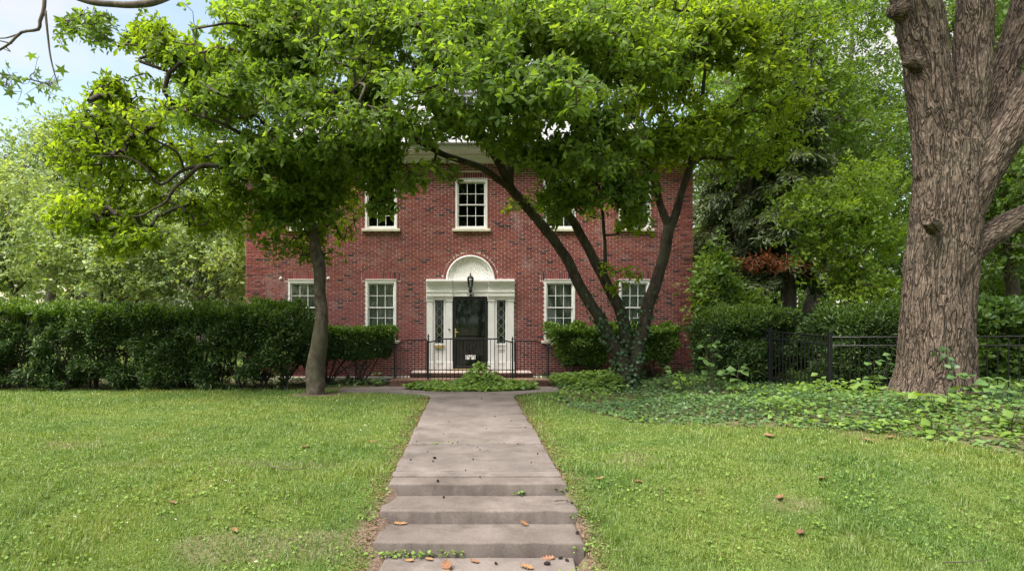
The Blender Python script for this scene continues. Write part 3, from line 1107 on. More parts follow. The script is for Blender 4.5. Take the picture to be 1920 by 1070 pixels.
# iron railings
def railing(name, label, y, x0, x1, zbase0, ztop, dip0, dip1, posts, nb, orn=False, fin=False):
    """top rail with dipping ends; balusters between"""
    t = thing(name, label, 'railing', ((x0 + x1) / 2, y, zbase0), 'iron railings round the stoop')
    pts = [(x0, y, ztop - dip0), (x0 + .12, y, ztop - dip0 * .75), (x0 + .35, y, ztop)] if dip0 else [(x0, y, ztop)]
    pts += [(x1 - .35, y, ztop), (x1 - .12, y, ztop - dip1 * .75), (x1, y, ztop - dip1)] if dip1 else [(x1, y, ztop)]
    P = np.array(pts)
    MB().tube(P, .018, 8).build('top_rail', M['iron'], t)
    MB().box(x0, x1, y - .008, y + .008, zbase0 + .07, zbase0 + .085).build('bottom_rail', M['iron'], t)
    for px_, h in posts:
        m = MB().box(px_ - .022, px_ + .022, y - .022, y + .022, zbase0 - .005, h, .004)
        if fin: m.lathe([(.012, h), (.028, h + .03), (.012, h + .055), (.03, h + .085), (.001, h + .17)], px_, y, 8)
        m.build('post', M['iron'], t)
    for k in range(nb):
        x = x0 + (x1 - x0) * (k + .5) / nb
        zt_ = np.interp(x, P[:, 0], P[:, 2])
        MB().box(x - .0075, x + .0075, y - .0075, y + .0075, zbase0 + .0, zt_ - .01).build('baluster', M['iron'], t)
    if orn:
        cx = (x0 + x1) / 2
        m = MB()
        zc_ = (zbase0 + ztop) / 2 + .02
        for s in (-1, 1):
            m.tube([(cx + s * .2, y - .012, zc_ + .22), (cx, y - .012, zc_), (cx - s * .2, y - .012, zc_ - .22)], .008, 6)
        for k in range(12):
            a0, a1 = math.pi * 2 * k / 12, math.pi * 2 * (k + 1) / 12
            m.tube([(cx + .075 * math.cos(a0), y - .012, zc_ + .19 + .075 * math.sin(a0)), (cx + .075 * math.cos(a1), y - .012, zc_ + .19 + .075 * math.sin(a1))], .007, 6)
        m.build('scroll_ornament', M['iron'], t)
    return t
yr = 16.3
xa, xb = (803 - VX) * yr / F, (961 - VX) * yr / F
railing('iron_railing', 'black iron railing directly in front of the door with crossed ornament', yr, xa, xb, .17, H - (635 - VY) * yr / F, .09, .09, [(xa, 1.23), (xb, 1.16)], 21, True, True)
yr = 16.75
xa, xb = (740 - VX) * yr / F, (801 - VX) * yr / F
railing('iron_railing', 'black iron side railing left of the doorway above the steps', yr, xa, xb, .17, H - (637 - VY) * yr / F, .13, 0, [(xa, 1.07), (xb, 1.19)], 9)
xa, xb = (966 - VX) * yr / F, (1028 - VX) * yr / F
railing('iron_railing', 'black iron side railing right of the doorway above the steps', yr, xa, xb, .17, H - (639 - VY) * yr / F, 0, .13, [(xa, 1.16), (xb, 1.05)], 9)

# wall lantern
lan = thing('wall_lantern', 'black lantern mounted on the white panel above the door', 'lantern', (DCX, D - .2, hz(548)))
ly = D - .30
lz = hz(536)
m = MB()
m.lathe([(.001, lz - .20), (.05, lz - .19), (.06, lz - .15), (.05, lz - .10), (.02, lz - .07)], DCX, ly, 12)
m.tube([(DCX, D - .10, lz - .34), (DCX, D - .18, lz - .36), (DCX, ly, lz - .30), (DCX, ly, lz - .19)], .012, 8)
m.box(DCX - .03, DCX + .03, D - .105, D - .09, lz - .42, lz - .26, .006)
m.build('bracket', M['iron'], lan)
m = MB()
m.lathe([(.048, lz - .07), (.055, lz - .065), (.055, lz - .055)], DCX, ly, 6)
for k in range(6):
    a = math.pi / 3 * k
    m.tube([(DCX + .052 * math.cos(a), ly + .052 * math.sin(a), lz - .06), (DCX + .088 * math.cos(a), ly + .088 * math.sin(a), lz + .20)], .007, 5)
m.lathe([(.09, lz + .195), (.105, lz + .20), (.1, lz + .215), (.05, lz + .27), (.018, lz + .285), (.012, lz + .30), (.022, lz + .33), (.001, lz + .37)], DCX, ly, 12)
m.build('cage', M['iron'], lan)
MB().lathe([(.047, lz - .055), (.082, lz + .195)], DCX, ly, 6).build('lantern_glass', M['glass'], lan)

# ------------------------------------------------------------------ trees
def grow(skel, skel_r, anchors, tip_r=0.006, jit=0.12, sag=0.0, rmax=0.06, power=0.42):
    """ties every anchor to the nearest branch node with a bent twig; returns segments and twig directions"""
    d0 = np.full(len(anchors), 1e9)
    for s in range(0, len(skel), 400):
        d0 = np.minimum(d0, np.min(np.linalg.norm(anchors[:, None] - skel[None, s:s + 400], axis=2), axis=1))
    order = np.argsort(d0)
    cap = len(skel) + 2 * len(anchors)
    nodes = np.zeros((cap, 3)); par = np.full(cap, -1); cnt = np.zeros(cap)
    nodes[:len(skel)] = skel
    n = len(skel)
    dirs = np.zeros((len(anchors), 3))
    ends = np.zeros(len(anchors), int)
    for a in order:
        p = anchors[a]
        dd = nodes[:n] - p
        j = int(np.argmin(np.einsum('ij,ij->i', dd, dd)))
        q = nodes[j]
        L = np.linalg.norm(p - q)
        mid = q * .45 + p * .55 + rng.normal(size=3) * jit * L + np.array([0, 0, -sag * L])
        nodes[n] = mid; par[n] = j
        nodes[n + 1] = p; par[n + 1] = n
        dirs[a] = p - mid
        ends[a] = n + 1
        cnt[n + 1] = 1
        n += 2
    for i in range(n - 1, len(skel) - 1, -1):
        cnt[i] = max(cnt[i], 1)
        if par[i] >= 0: cnt[par[i]] += cnt[i]
    idx = np.arange(len(skel), n)
    r = np.minimum(tip_r * np.maximum(cnt, 1) ** power, rmax)
    A, B = nodes[par[idx]], nodes[idx]
    rb = r[idx]
    pa = par[idx]
    ra = np.where(pa < len(skel), np.minimum(rb * 1.15, rmax), np.minimum(r[pa], rb * 1.6))
    return A, B, ra, rb, norm(dirs)


def whorl(P, T, n_leaf, L, droop=0.0, spread=0.5, up=0.6):
    """leaves in a ring round each twig tip"""
    k = len(P)
    m = n_leaf
    az = rng.uniform(0, 2 * math.pi, (k, 1)) + np.arange(m)[None] * 2 * math.pi / m + rng.normal(size=(k, m)) * .5
    Tn = norm(T + np.array([0, 0, up]))
    ref = np.where(np.abs(Tn[:, 2:3]) > .95, np.array([[1.0, 0, 0]]), np.array([[0, 0, 1.0]]))
    u = norm(np.cross(Tn, ref)); w = np.cross(Tn, u)
    el = rng.normal(spread, .42, (k, m))
    Dv = (np.cos(az)[..., None] * u[:, None] + np.sin(az)[..., None] * w[:, None]) * np.cos(el)[..., None] + Tn[:, None] * np.sin(el)[..., None]
    Dv[..., 2] -= droop
    Dv = Dv.reshape(-1, 3)
    Nv = np.repeat(Tn, m, 0) + rng.normal(size=Dv.shape) * .45
    Pv = np.repeat(P, m, 0) + norm(Dv) * .015 - np.repeat(Tn, m, 0) * rng.uniform(0, .14, (k * m, 1))
    Lv = L * rng.uniform(.42, 1.2, k * m)
    return Pv, Dv, Nv, Lv


def blobs(spec, count, gap=0.0, nscale=(0.7, 0.7, 1.7), shell=0.35, off=0.0):
    """random points in soft ellipsoids given as (px, py, depth, rx_px, ry_px, r_depth)"""
    w = np.array([s[3] * s[4] * s[5] * (s[6] if len(s) > 6 else 1) for s in spec], float)
    w = w / w.sum()
    out = []
    need = count
    guard = 0
    while need > 0 and guard < 40:
        guard += 1
        c = rng.choice(len(spec), size=need * 2, p=w)
        u = rdir(need * 2) * (rng.uniform(shell ** 3, 1, (need * 2, 1)) ** (1 / 3)) * (1 + .18 * rng.normal(size=(need * 2, 1)))
        Sx = np.array([s[:6] for s in spec], float)[c]
        px = Sx[:, 0] + Sx[:, 3] * u[:, 0]; py = Sx[:, 1] + Sx[:, 4] * u[:, 2]; d = Sx[:, 2] + Sx[:, 5] * u[:, 1]
        P = np.stack([(px - VX) * d / F, d, H - (py - VY) * d / F], -1)
        keep = .6 * vnoise(P * np.array(nscale) + off) + .4 * vnoise(P * np.array(nscale) * 2.3 + off) > gap + .03
        out.append(P[keep][:need])
        need -= len(out[-1])
    return np.concatenate(out)


def limb_px(pts, radii, wob=.05, seed=0, step=.12):
    """pts (px, py, depth)"""
    P = np.array([at(*p) for p in pts])
    return smooth_path(P, radii, step, wob, seed)


def limbs_mesh(limbs, sides=12, rough=0.05, seed=0):
    Vs, Qs, b = [], [], 0
    for P, R in limbs:
        V, Q, _ = tube_arrays(P, R, sides)
        k = np.repeat(R, sides)[:, None]
        c = np.repeat(P, sides, 0)
        nn = vnoise(V * np.array([5, 5, 2.2]) + seed) - .5 + .5 * (vnoise(V * np.array([14, 14, 6]) + seed) - .5)
        V = V + (V - c) * nn[:, None] * rough * 4
        tip = P[-1:] + (P[-1] - P[-2]) * .5
        i = np.arange(sides)
        base = len(V)
        V = np.vstack([V, tip])
        Qs.append(Q + b)
        last = b + base - sides
        Vs.append(V)
        Qs.append(np.stack([last + i, last + (i + 1) % sides, np.full(sides, b + base)], -1))
        b += len(V)
    tri = [q for q in Qs if q.shape[1] == 3]
    quad = [q for q in Qs if q.shape[1] == 4]
    return np.vstack(Vs), [np.vstack(quad), np.vstack(tri)]


def make_tree(name, label, base, limbs, anchors, leafmat, barkmat, leaf_n=6, leaf_L=.24, leaf_W=.42, tpl=LEAF8, singles=0, group=None,
              sides=12, extra=None, tip_r=.006, spread=.35, droop=.12, rmax=.06, cluster=0.0, cat='tree', mats=None, skel_min=0.0, up=.6, limbmat=None):
    t = thing(name, label, cat, base, group)
    if limbmat is not None:
        V, Q = limbs_mesh(limbs[1:], sides)
        link('limbs', new_mesh('limbs', V, Q, True), limbmat, t)
    V, Q = limbs_mesh(limbs if limbmat is None else limbs[:1], sides)
    link('trunk', new_mesh('trunk', V, Q, True), barkmat, t)
    skel = np.vstack([P for P, R in limbs])
    keep = skel[:, 2] > base[2] + skel_min
    A, B, ra, rb, dirs = grow(skel[keep], None, anchors, tip_r, rmax=rmax)
    V, Q = segs_mesh(A, B, ra, rb, 4)
    tag(link('branches', new_mesh('branches', V, Q, True), barkmat, t), kind='stuff')
    P, T = anchors, dirs
    if cluster:
        k = 4
        P = np.repeat(anchors, k, 0) + rng.normal(size=(len(anchors) * k, 3)) * cluster * np.array([1, 1, .55])
        T = norm(np.repeat(dirs, k, 0) + rng.normal(size=P.shape) * .5)
    Pv, Dv, Nv, Lv = whorl(P, T, leaf_n, leaf_L, droop, spread, up)
    Wv = Lv * leaf_W * rng.uniform(.85, 1.15, len(Lv))
    sel = np.zeros(len(Pv), bool)
    if singles:
        px = VX + F * Pv[:, 0] / Pv[:, 1]; py = VY - F * (Pv[:, 2] - H) / Pv[:, 1]
        vis = (px > 30) & (px < 1890) & (py > 20) & (py < 1000)
        sc = np.where(vis, Lv / Pv[:, 1], 0)
        sel[np.argsort(-sc)[:singles]] = True
    V, Fa = leaf_arrays(Pv[~sel], Dv[~sel], Nv[~sel], Lv[~sel], Wv[~sel], tpl)
    crown = link('crown', new_mesh('crown', V, Fa), leafmat, t)
    tag(crown, kind='stuff')
    if singles:
        me = new_mesh('leaf', tpl[0], tpl[1])
        for p, d, n_, L, W in zip(Pv[sel], norm(Dv[sel]), Nv[sel], Lv[sel], Wv[sel]):
            n_ = norm(n_ - d * (n_ @ d)); s = np.cross(n_, d)
            o = link('leaf', me, leafmat, crown)
            o.matrix_basis = Matrix(((d[0] * L, s[0] * W, n_[0] * L, p[0]), (d[1] * L, s[1] * W, n_[1] * L, p[1]), (d[2] * L, s[2] * W, n_[2] * L, p[2]), (0, 0, 0, 1)))
    return t, crown


# --- the slender tree left of the walk
d = 14.6
lim = []
lim.append(limb_px([(592, 748, d), (592, 738, d), (591, 690, d), (597, 640, d), (602, 590, d), (600, 530, d), (596, 490, d), (585, 440, d), (579, 385, d), (580, 330, d - .1), (582, 270, d - .2), (585, 190, d - .4), (592, 90, d - .7), (602, -20, d - .8), (610, -120, d - .8)],
                   [.29, .225, .215, .195, .155, .14, .15, .122, .112, .104, .095, .08, .065, .05, .02], .05, 1))
lim.append(limb_px([(592, 470, d), (574, 420, d), (560, 385, d + .1), (554, 340, d + .2), (548, 290, d + .2), (520, 220, d + .2), (500, 130, d)], [.10, .095, .085, .07, .06, .045, .02], .08, 2))
lim.append(limb_px([(580, 330, d), (530, 318, d - .3), (470, 313, d - .6), (410, 311, d - .9), (375, 316, d - 1.0), (335, 345, d - 1.1), (305, 385, d - 1.2), (270, 408, d - 1.2), (215, 407, d - 1.3)], [.085, .075, .065, .055, .05, .035, .028, .02, .01], .12, 3))
lim.append(limb_px([(390, 312, d - .9), (345, 318, d - 1.1), (300, 345, d - 1.2), (270, 318, d - 1.4), (225, 295, d - 1.5), (180, 290, d - 1.6)], [.05, .04, .03, .025, .02, .01], .12, 4))
lim.append(limb_px([(345, 318, d - 1.1), (330, 285, d - 1.3), (290, 260, d - 1.5), (230, 230, d - 1.7), (170, 190, d - 1.8)], [.03, .028, .022, .016, .008], .12, 5))
lim.append(limb_px([(583, 225, d - .3), (540, 235, d - .8), (470, 250, d - 1.6), (400, 225, d - 2.3), (330, 200, d - 2.8)], [.07, .06, .045, .03, .012], .15, 6))
lim.append(limb_px([(584, 200, d - .4), (620, 190, d - 1.2), (660, 170, d - 2.0), (690, 140, d - 2.6)], [.06, .05, .035, .015], .12, 7))
lim.append(limb_px([(588, 130, d - .6), (540, 90, d - 1.3), (470, 50, d - 2), (400, 45, d - 2.4), (360, 60, d - 2.6)], [.05, .045, .035, .025, .012], .12, 8))
lim.append(limb_px([(590, 110, d - .6), (640, 60, d - 1.0), (700, 20, d - 1.4)], [.045, .035, .012], .1, 9))
anc_b = blobs([(200, 275, 14.3, 115, 80, 1.0), (330, 330, 14.9, 140, 70, .8), (185, 395, 14.0, 95, 50, .7), (300, 190, 13.6, 120, 55, 1.3), (400, 395, 14.6, 70, 40, .8), (540, 430, 15.0, 95, 55, .6), (550, 365, 14.2, 110, 50, .5, 1.8),
               (590, 470, 15.2, 60, 25, .3), (640, 390, 15.3, 40, 60, .4), (330, 70, 13.8, 100, 60, 1.2, 1.3), (240, 165, 13.6, 70, 45, .9, 1.2), (430, 130, 14.2, 150, 90, 1.0), (240, 445, 13.6, 75, 32, .6, 1.4), (130, 400, 13.6, 45, 35, .6, 1.3), (470, 345, 13.9, 80, 40, .5, 1.6), (450, 280, 13.2, 60, 26, .35, 6), (620, 330, 13.9, 80, 40, .5, 1.5)], 3200, .40)
anc_d = blobs([(480, 190, 12.6, 160, 100, 1.3), (580, 110, 13, 150, 90, 1.3), (640, 230, 12.6, 90, 60, 1.2), (560, 300, 13, 110, 55, .9), (440, 80, 12.8, 130, 70, 1.2), (600, 10, 13.5, 200, 60, 1.4), (690, 170, 13.4, 60, 50, .8, 1.3), (490, 290, 13, 90, 50, .9), (700, 60, 13, 60, 60, 1), (400, 190, 12.6, 60, 50, .8), (560, 340, 13.2, 90, 35, .5), (680, 300, 13.0, 60, 35, .5)], 2500, .40)
anc_d = np.concatenate([anc_d, blobs([(450, 281, 13.2, 45, 16, .3)], 70, .2), blobs([(560, 395, 14.0, 90, 38, .4), (620, 345, 13.8, 60, 35, .4), (500, 330, 13.8, 60, 40, .4)], 150, .42)])
t, cr = make_tree('slender_tree', 'slender grey trunked tree with large leaves left of the walk', at(593, 738, d), lim, anc_d, M['leaf_magnolia'], M['bark_gray'], limbmat=M['bark_dark'], singles=260, leaf_n=8, leaf_L=.185, droop=.22)
t['label'] = 'single slim grey trunked broadleaf tree on the lawn left of the walk'
skel = np.vstack([P for P, R in lim])
skel = skel[skel[:, 2] > 2.5]
A, B, ra, rb, dr = grow(skel, None, anc_b, .006)
V, Q = segs_mesh(A, B, ra, rb, 4)
tag(link('branches', new_mesh('branches', V, Q, True), M['bark_dark'], t), kind='stuff')
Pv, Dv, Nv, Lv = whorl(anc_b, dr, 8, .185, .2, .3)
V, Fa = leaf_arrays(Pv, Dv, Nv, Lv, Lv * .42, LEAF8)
o = tag(link('lit_tint_crown', new_mesh('lit_tint_crown', V, Fa), M['leaf_lit'], t), 'outer foliage with backlight painted in as bright yellow green', kind='stuff')

# --- the many stemmed tree right of the walk
d = 15.2
lim = []
lim.append(limb_px([(1176, 735, d), (1174, 710, d), (1168, 680, d), (1150, 645, d), (1128, 605, d), (1092, 545, d), (1068, 495, d - .1), (1030, 440, d - .2), (985, 385, d - .3), (955, 350, d - .4)],
                   [.33, .27, .20, .15, .135, .13, .125, .12, .12, .115], .05, 11))
lim.append(limb_px([(958, 353, d - .4), (930, 300, d - .7), (903, 265, d - 1.1), (875, 232, d - 1.5), (845, 185, d - 2.1), (800, 120, d - 2.7)], [.105, .09, .08, .07, .05, .02], .07, 12))
lim.append(limb_px([(957, 352, d - .4), (958, 300, d - .6), (963, 245, d - .9), (975, 170, d - 1.5), (985, 90, d - 2.0), (990, 10, d - 2.2)], [.09, .075, .065, .055, .04, .02], .06, 13))
lim.append(limb_px([(960, 356, d - .4), (930, 335, d - .7), (890, 308, d - 1.0), (835, 292, d - 1.4), (785, 268, d - 1.8), (740, 238, d - 2.1), (690, 213, d - 2.4), (620, 200, d - 2.8), (550, 190, d - 3)], [.085, .08, .075, .068, .06, .05, .04, .03, .012], .07, 14))
lim.append(limb_px([(1185, 700, d + .1), (1178, 650, d + .1), (1165, 590, d + .1), (1142, 540, d + .1), (1118, 495, d + .1), (1085, 430, d), (1055, 385, d - .2), (1030, 330, d - .6), (1010, 260, d - 1.1), (1020, 170, d - 1.7), (1040, 80, d - 2.0)], [.17, .155, .145, .135, .125, .11, .10, .08, .06, .04, .015], .06, 15))
lim.append(limb_px([(1186, 705, d - .1), (1197, 650, d), (1212, 590, d), (1228, 535, d), (1246, 480, d), (1256, 425, d), ], [.19, .165, .15, .145, .135, .14], .05, 16))
lim.append(limb_px([(1255, 428, d), (1243, 395, d), (1228, 345, d - .2), (1205, 300, d - .5), (1170, 270, d - .8), (1130, 235, d - 1.2), (1080, 190, d - 1.7), (1040, 140, d - 2.2)], [.10, .095, .09, .085, .075, .06, .04, .015], .08, 17))
lim.append(limb_px([(1256, 428, d), (1270, 392, d), (1282, 345, d), (1298, 300, d), (1308, 240, d - .3), (1318, 170, d - .5), (1330, 80, d - .7)], [.105, .095, .09, .085, .065, .045, .02], .06, 18))
lim.append(limb_px([(1296, 306, d), (1325, 297, d + .1), (1365, 296, d + .2), (1400, 305, d + .3), (1435, 318, d + .4), (1480, 305, d + .6), (1530, 300, d + .8)], [.05, .042, .036, .03, .026, .02, .01], .12, 19))
lim.append(limb_px([(1134, 520, d), (1134, 470, d), (1131, 410, d - .1), (1125, 360, d - .3), (1105, 320, d - .5), (1100, 260, d - .9)], [.05, .045, .04, .038, .03, .012], .06, 20))
lim.append(limb_px([(1305, 250, d - .3), (1370, 200, d - .3), (1420, 150, d - .2), (1470, 80, d)], [.05, .04, .03, .012], .1, 21))
anc = blobs([(880, 130, 12.0, 190, 75, 1.4, 1.3), (780, 220, 12.4, 110, 50, 1.2), (1000, 170, 11.8, 150, 80, 1.4, 1.2), (930, 40, 12.8, 260, 60, 1.4), (1090, 260, 12.8, 130, 65, 1.2, 1.2), (1130, 90, 13, 160, 90, 1.5), (1000, 265, 12.6, 100, 40, .9),
             (1120, 345, 13.6, 95, 40, .7, 1.3), (745, 335, 13.4, 60, 35, .6, 1.2), (720, 385, 13.5, 26, 22, .3, 2), (820, 320, 13.5, 50, 22, .4), (700, 290, 13.2, 60, 40, .7), (1190, 400, 14.2, 30, 24, .3, 2), (1050, 372, 13.9, 55, 42, .4, 1.6), (1180, 345, 14, 70, 45, .4, 1.4), (1060, 300, 13.6, 120, 30, .5, 1.2), (1000, 235, 13.0, 130, 35, .5, 2.2), (860, 215, 12.8, 90, 30, .5, 2.0), (760, 180, 12.8, 80, 45, .6, 1.8), (730, 130, 13.2, 60, 45, .6, 1.5)], 4400, .40)
anc = np.concatenate([anc, blobs([(712, 190, 12.8, 65, 60, .6), (700, 265, 13.0, 65, 35, .5)], 330, .3), blobs([(702, 365, 13.5, 28, 40, .25)], 38, .3), blobs([(810, 240, 13.4, 80, 24, .3), (1000, 285, 13.4, 70, 20, .3)], 130, .35), blobs([(1185, 360, 14.0, 45, 36, .3), (1052, 385, 13.9, 42, 34, .3)], 110, .3)])
anc2 = blobs([(1010, 395, 14.8, 70, 32, .5, 1.5), (1080, 385, 14.8, 50, 40, .5, 1.3), (1190, 420, 14.6, 42, 20, .4, 1.4), (1165, 520, 14.9, 42, 32, .3, .8), (1120, 505, 15, 30, 20, .3, .6), (945, 405, 14.8, 28, 16, .3), (1280, 200, 14.6, 130, 90, 1.0), (1330, 90, 14.4, 130, 80, 1.2),
              (1400, 260, 15.4, 110, 60, .8), (1440, 170, 15.2, 100, 70, 1), (1250, 290, 15, 60, 30, .6), (1300, 30, 14.5, 200, 50, 1.2), (1240, 265, 14.2, 100, 30, .5, 2.5)], 2500, .41)
t, cr = make_tree('many_stemmed_tree', 'dark many stemmed tree leaning over the house front right of the walk', at(1178, 722, d), lim, anc, M['leaf_magnolia'], M['bark_dark'], singles=290, leaf_n=8, leaf_L=.19, droop=.22, skel_min=2.2)
skel = np.vstack([P for P, R in lim]); skel = skel[skel[:, 2] > 2.0]
A, B, ra, rb, dr = grow(skel, None, anc2, .006)
V, Q = segs_mesh(A, B, ra, rb, 4)
tag(link('branches', new_mesh('branches', V, Q, True), M['bark_dark'], t), kind='stuff')
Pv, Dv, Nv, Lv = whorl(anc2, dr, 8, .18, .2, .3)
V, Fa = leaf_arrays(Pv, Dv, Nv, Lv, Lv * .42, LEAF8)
tag(link('lit_tint_crown', new_mesh('lit_tint_crown', V, Fa), M['leaf_lit'], t), 'foliage on the right and lower boughs with light painted in as lighter green', kind='stuff')
STEMS = [lim[0], lim[4], lim[5]]

# ivy on its foot
def ivy_on(limbs, hmax, dens, L, name, label, base):
    iv = thing(name, label, 'ivy', base)
    PP, NN = [], []
    for P, R in limbs:
        for i in range(len(P) - 1):
            z = P[i][2]
            if z > hmax: continue
            k = rng.poisson(dens * (1 - z / hmax) ** .8 * (R[i] / .15) * .35)
            T = norm(P[i + 1] - P[i])
            u = norm(np.cross(T, [0, 1, .1])); w = np.cross(T, u)
            a = rng.uniform(0, 2 * math.pi, k)
            o_ = np.cos(a)[:, None] * u + np.sin(a)[:, None] * w
            PP.append(P[i] + T * rng.uniform(0, .12, (k, 1)) + o_ * (R[i] * 1.02 + rng.uniform(.0, .06, (k, 1)))); NN.append(o_)
    PP, NN = np.vstack(PP), np.vstack(NN)
    Dv = norm(rng.normal(size=PP.shape) * .5 + np.array([0, 0, -.8]) + NN * .3)
    Lv = L * rng.uniform(.6, 1.3, len(PP))
    V, Fa = leaf_arrays(PP, Dv, NN + rng.normal(size=NN.shape) * .35, Lv, Lv * .85, LEAF4)
    tag(link('ivy_leaves', new_mesh('ivy_leaves', V, Fa), M['leaf_ivy'], iv), kind='stuff')
    m = MB()
    for P, R in limbs:
        k = np.where(P[:, 2] < hmax)[0]
        if len(k) < 4: continue
        for s in (0, 2.2, 4.1):
            pts = [P[i] + np.array([math.cos(s + i * .12), math.sin(s + i * .12) * .9, 0]) * (R[i] * 1.03 + .004) for i in k]
            m.tube(pts, .008, 5)
    m.build('ivy_stem', M['twig'], iv)
ivy_on(STEMS, 2.5, 85, .09, 'climbing_ivy', 'dark ivy covering the foot of the many stemmed tree', at(1178, 722, d))

# --- the old oak on the right
def oak():
    d = 10.6
    k = d / F
    def L(pts, hw):
        return smooth_path(np.array([at(*p) for p in pts]), np.array(hw, float) * k * .80, .06, 0)
    limbs = [
        L([(1748, 800, d), (1748, 765, d), (1750, 730, d), (1753, 690, d), (1757, 600, d), (1764, 500, d), (1772, 420, d), (1778, 340, d), (1780, 270, d)], [118, 104, 90, 80, 76, 73, 72, 70, 62]),
        L([(1764, 330, d), (1755, 240, d), (1745, 170, d), (1733, 90, d), (1716, 0, d - .05), (1695, -110, d - .2), (1670, -240, d - .5), (1650, -380, d - 1)], [55, 52, 50, 50, 50, 46, 38, 28]),
        L([(1795, 350, d), (1805, 260, d), (1815, 190, d), (1824, 100, d + .05), (1828, 0, d + .1), (1830, -120, d + .3), (1820, -260, d + .6), (1830, -420, d + 1)], [50, 48, 44, 40, 38, 35, 28, 20]),
        L([(1815, 300, d + .25), (1850, 215, d + .35), (1880, 140, d + .45), (1908, 70, d + .5), (1930, 0, d + .55), (1965, -120, d + .7), (2010, -260, d + .9)], [42, 38, 36, 36, 37, 33, 25]),
        L([(1790, 420, d - .1), (1825, 345, d - .18), (1860, 290, d - .22), (1895, 235, d - .25), (1930, 175, d - .3), (1990, 80, d - .4), (2060, -40, d - .6), (2150, -180, d - .9)], [50, 48, 42, 38, 36, 33, 28, 20]),
        L([(1790, 480, d - .05), (1835, 452, d - .1), (1880, 425, d - .12), (1925, 400, d - .15), (2000, 355, d - .2), (2120, 280, d - .4), (2260, 200, d - .6)], [40, 34, 30, 28, 27, 22, 14]),
        L([(1735, 125, d - .1), (1712, 118, d - .2), (1697, 113, d - .24)], [22, 16, 14]),
        L([(1700, 20, d - .1), (1678, 22, d - .15), (1668, 24, d - .18)], [24, 17, 13]),
        L([(1752, 426, d - .40), (1745, 420, d - .56), (1737, 412, d - .66)], [22, 17, 15]),
    ]
    for a in range(7):     # root flare
        t_ = a * 2 * math.pi / 7 + .3
        b0 = at(1752, 700, d) + np.array([math.cos(t_) * .36, math.sin(t_) * .36, 0])
        b1 = at(1752, 762, d) + np.array([math.cos(t_) * .68, math.sin(t_) * .68, -.05])
        limbs.append((np.linspace(b0, b1 + [0, 0, -.25], 12), np.linspace(.18, .11, 12)))
    mb = MB()
    for P, R in limbs: mb.tube(P, R, 20)
    me = mb.mesh('oak_raw')
    o = bpy.data.objects.new('oak_raw', me)
    COL.objects.link(o)
    r = o.modifiers.new('r', 'REMESH'); r.mode = 'VOXEL'; r.voxel_size = .021
    s = o.modifiers.new('s', 'SMOOTH'); s.factor = .5; s.iterations = 14
    bpy.context.view_layer.update()
    ev = o.evaluated_get(bpy.context.evaluated_depsgraph_get())
    me2 = bpy.data.meshes.new_from_object(ev)
    bpy.data.objects.remove(o)
    nv = len(me2.vertices)
    V = np.empty(nv * 3, np.float32); me2.vertices.foreach_get('co', V); V = V.reshape(-1, 3).astype(float)
    Nn = np.empty(nv * 3, np.float32); me2.vertices.foreach_get('normal', Nn); Nn = Nn.reshape(-1, 3).astype(float)
    # bark coordinates run along the nearest limb
    best = np.full(nv, 1e9); crd = np.zeros((nv, 3))
    for li, (P, R) in enumerate(limbs[:9]):
        A_, B_ = P[:-1], P[1:]
        seg = np.cumsum(np.concatenate([[0], np.linalg.norm(B_ - A_, axis=1)]))
        bl = np.full(nv, 1e9); bi = np.zeros(nv, int); bt = np.zeros(nv)
        for i in range(len(A_)):
            ab = B_[i] - A_[i]
            t_ = np.clip((V - A_[i]) @ ab / (ab @ ab), 0, 1)
            dist = np.linalg.norm(V - A_[i] - t_[:, None] * ab, axis=1) - R[i]
            u_ = dist < bl
            bl[u_] = dist[u_]; bi[u_] = i; bt[u_] = t_[u_]
        T = norm(B_ - A_)
        ctr = A_[bi] + bt[:, None] * (B_ - A_)[bi]
        rel = V - ctr
        Tt = T[bi]
        uu = norm(np.cross(np.array([[0, 1.0, 0]]), Tt)); ww = np.cross(Tt, uu)
        c = np.stack([np.sum(rel * uu, 1), np.sum(rel * ww, 1), seg[bi] + bt * .0 + np.sum((V - A_[bi]) * Tt, 1)], -1)
        up = bl < best
        best[up] = bl[up]; crd[up] = c[up] + li * 3.1
    warp = vnoise(crd * np.array([3, 3, 2.5])) - .5
    q = crd * np.array([15, 15, 3.6]) + warp[:, None] * np.array([2.0, 2.0, 1.2])
    rdg = 1 - np.abs(2 * vnoise(q) - 1) * 1.6
    q2 = crd * np.array([26, 26, 9.0]) + warp[:, None] * 2
    rdg2 = 1 - np.abs(2 * vnoise(q2 + 31) - 1) * 1.6
    h = -.012 * np.clip(rdg, 0, 1) ** 1.5 - .010 * np.clip(rdg2, 0, 1) + .05 * (vnoise(V * 2.1) - .5) + .03 * (vnoise(V * 5.3) - .5)
    kc = at(1735, 411, d - .70)
    kd = np.linalg.norm((V - kc) * np.array([1, .6, 1]), axis=1)
    h = h - .10 * np.exp(-(kd / .05) ** 2)
    V2 = V + Nn * h[:, None]
    me2.vertices.foreach_set('co', V2.astype(np.float32).ravel())
    at_ = me2.attributes.new('bark', 'FLOAT_VECTOR', 'POINT')
    at_.data.foreach_set('vector', (crd * np.array([1, 1, .2])).astype(np.float32).ravel())
    a2 = me2.attributes.new('crack', 'FLOAT', 'POINT')
    a2.data.foreach_set('value', np.clip(.65 * np.clip(rdg, 0, 1) ** 1.5 + .45 * np.clip(rdg2, 0, 1), 0, 1).astype(np.float32))
    me2.polygons.foreach_set('use_smooth', np.ones(len(me2.polygons), bool))
    me2.materials.clear()
    me2.update()
    m, nt, b = mat_base('oak bark')
    av = nt.nodes.new('ShaderNodeAttribute'); av.attribute_name = 'bark'
    ac = nt.nodes.new('ShaderNodeAttribute'); ac.attribute_name = 'crack'
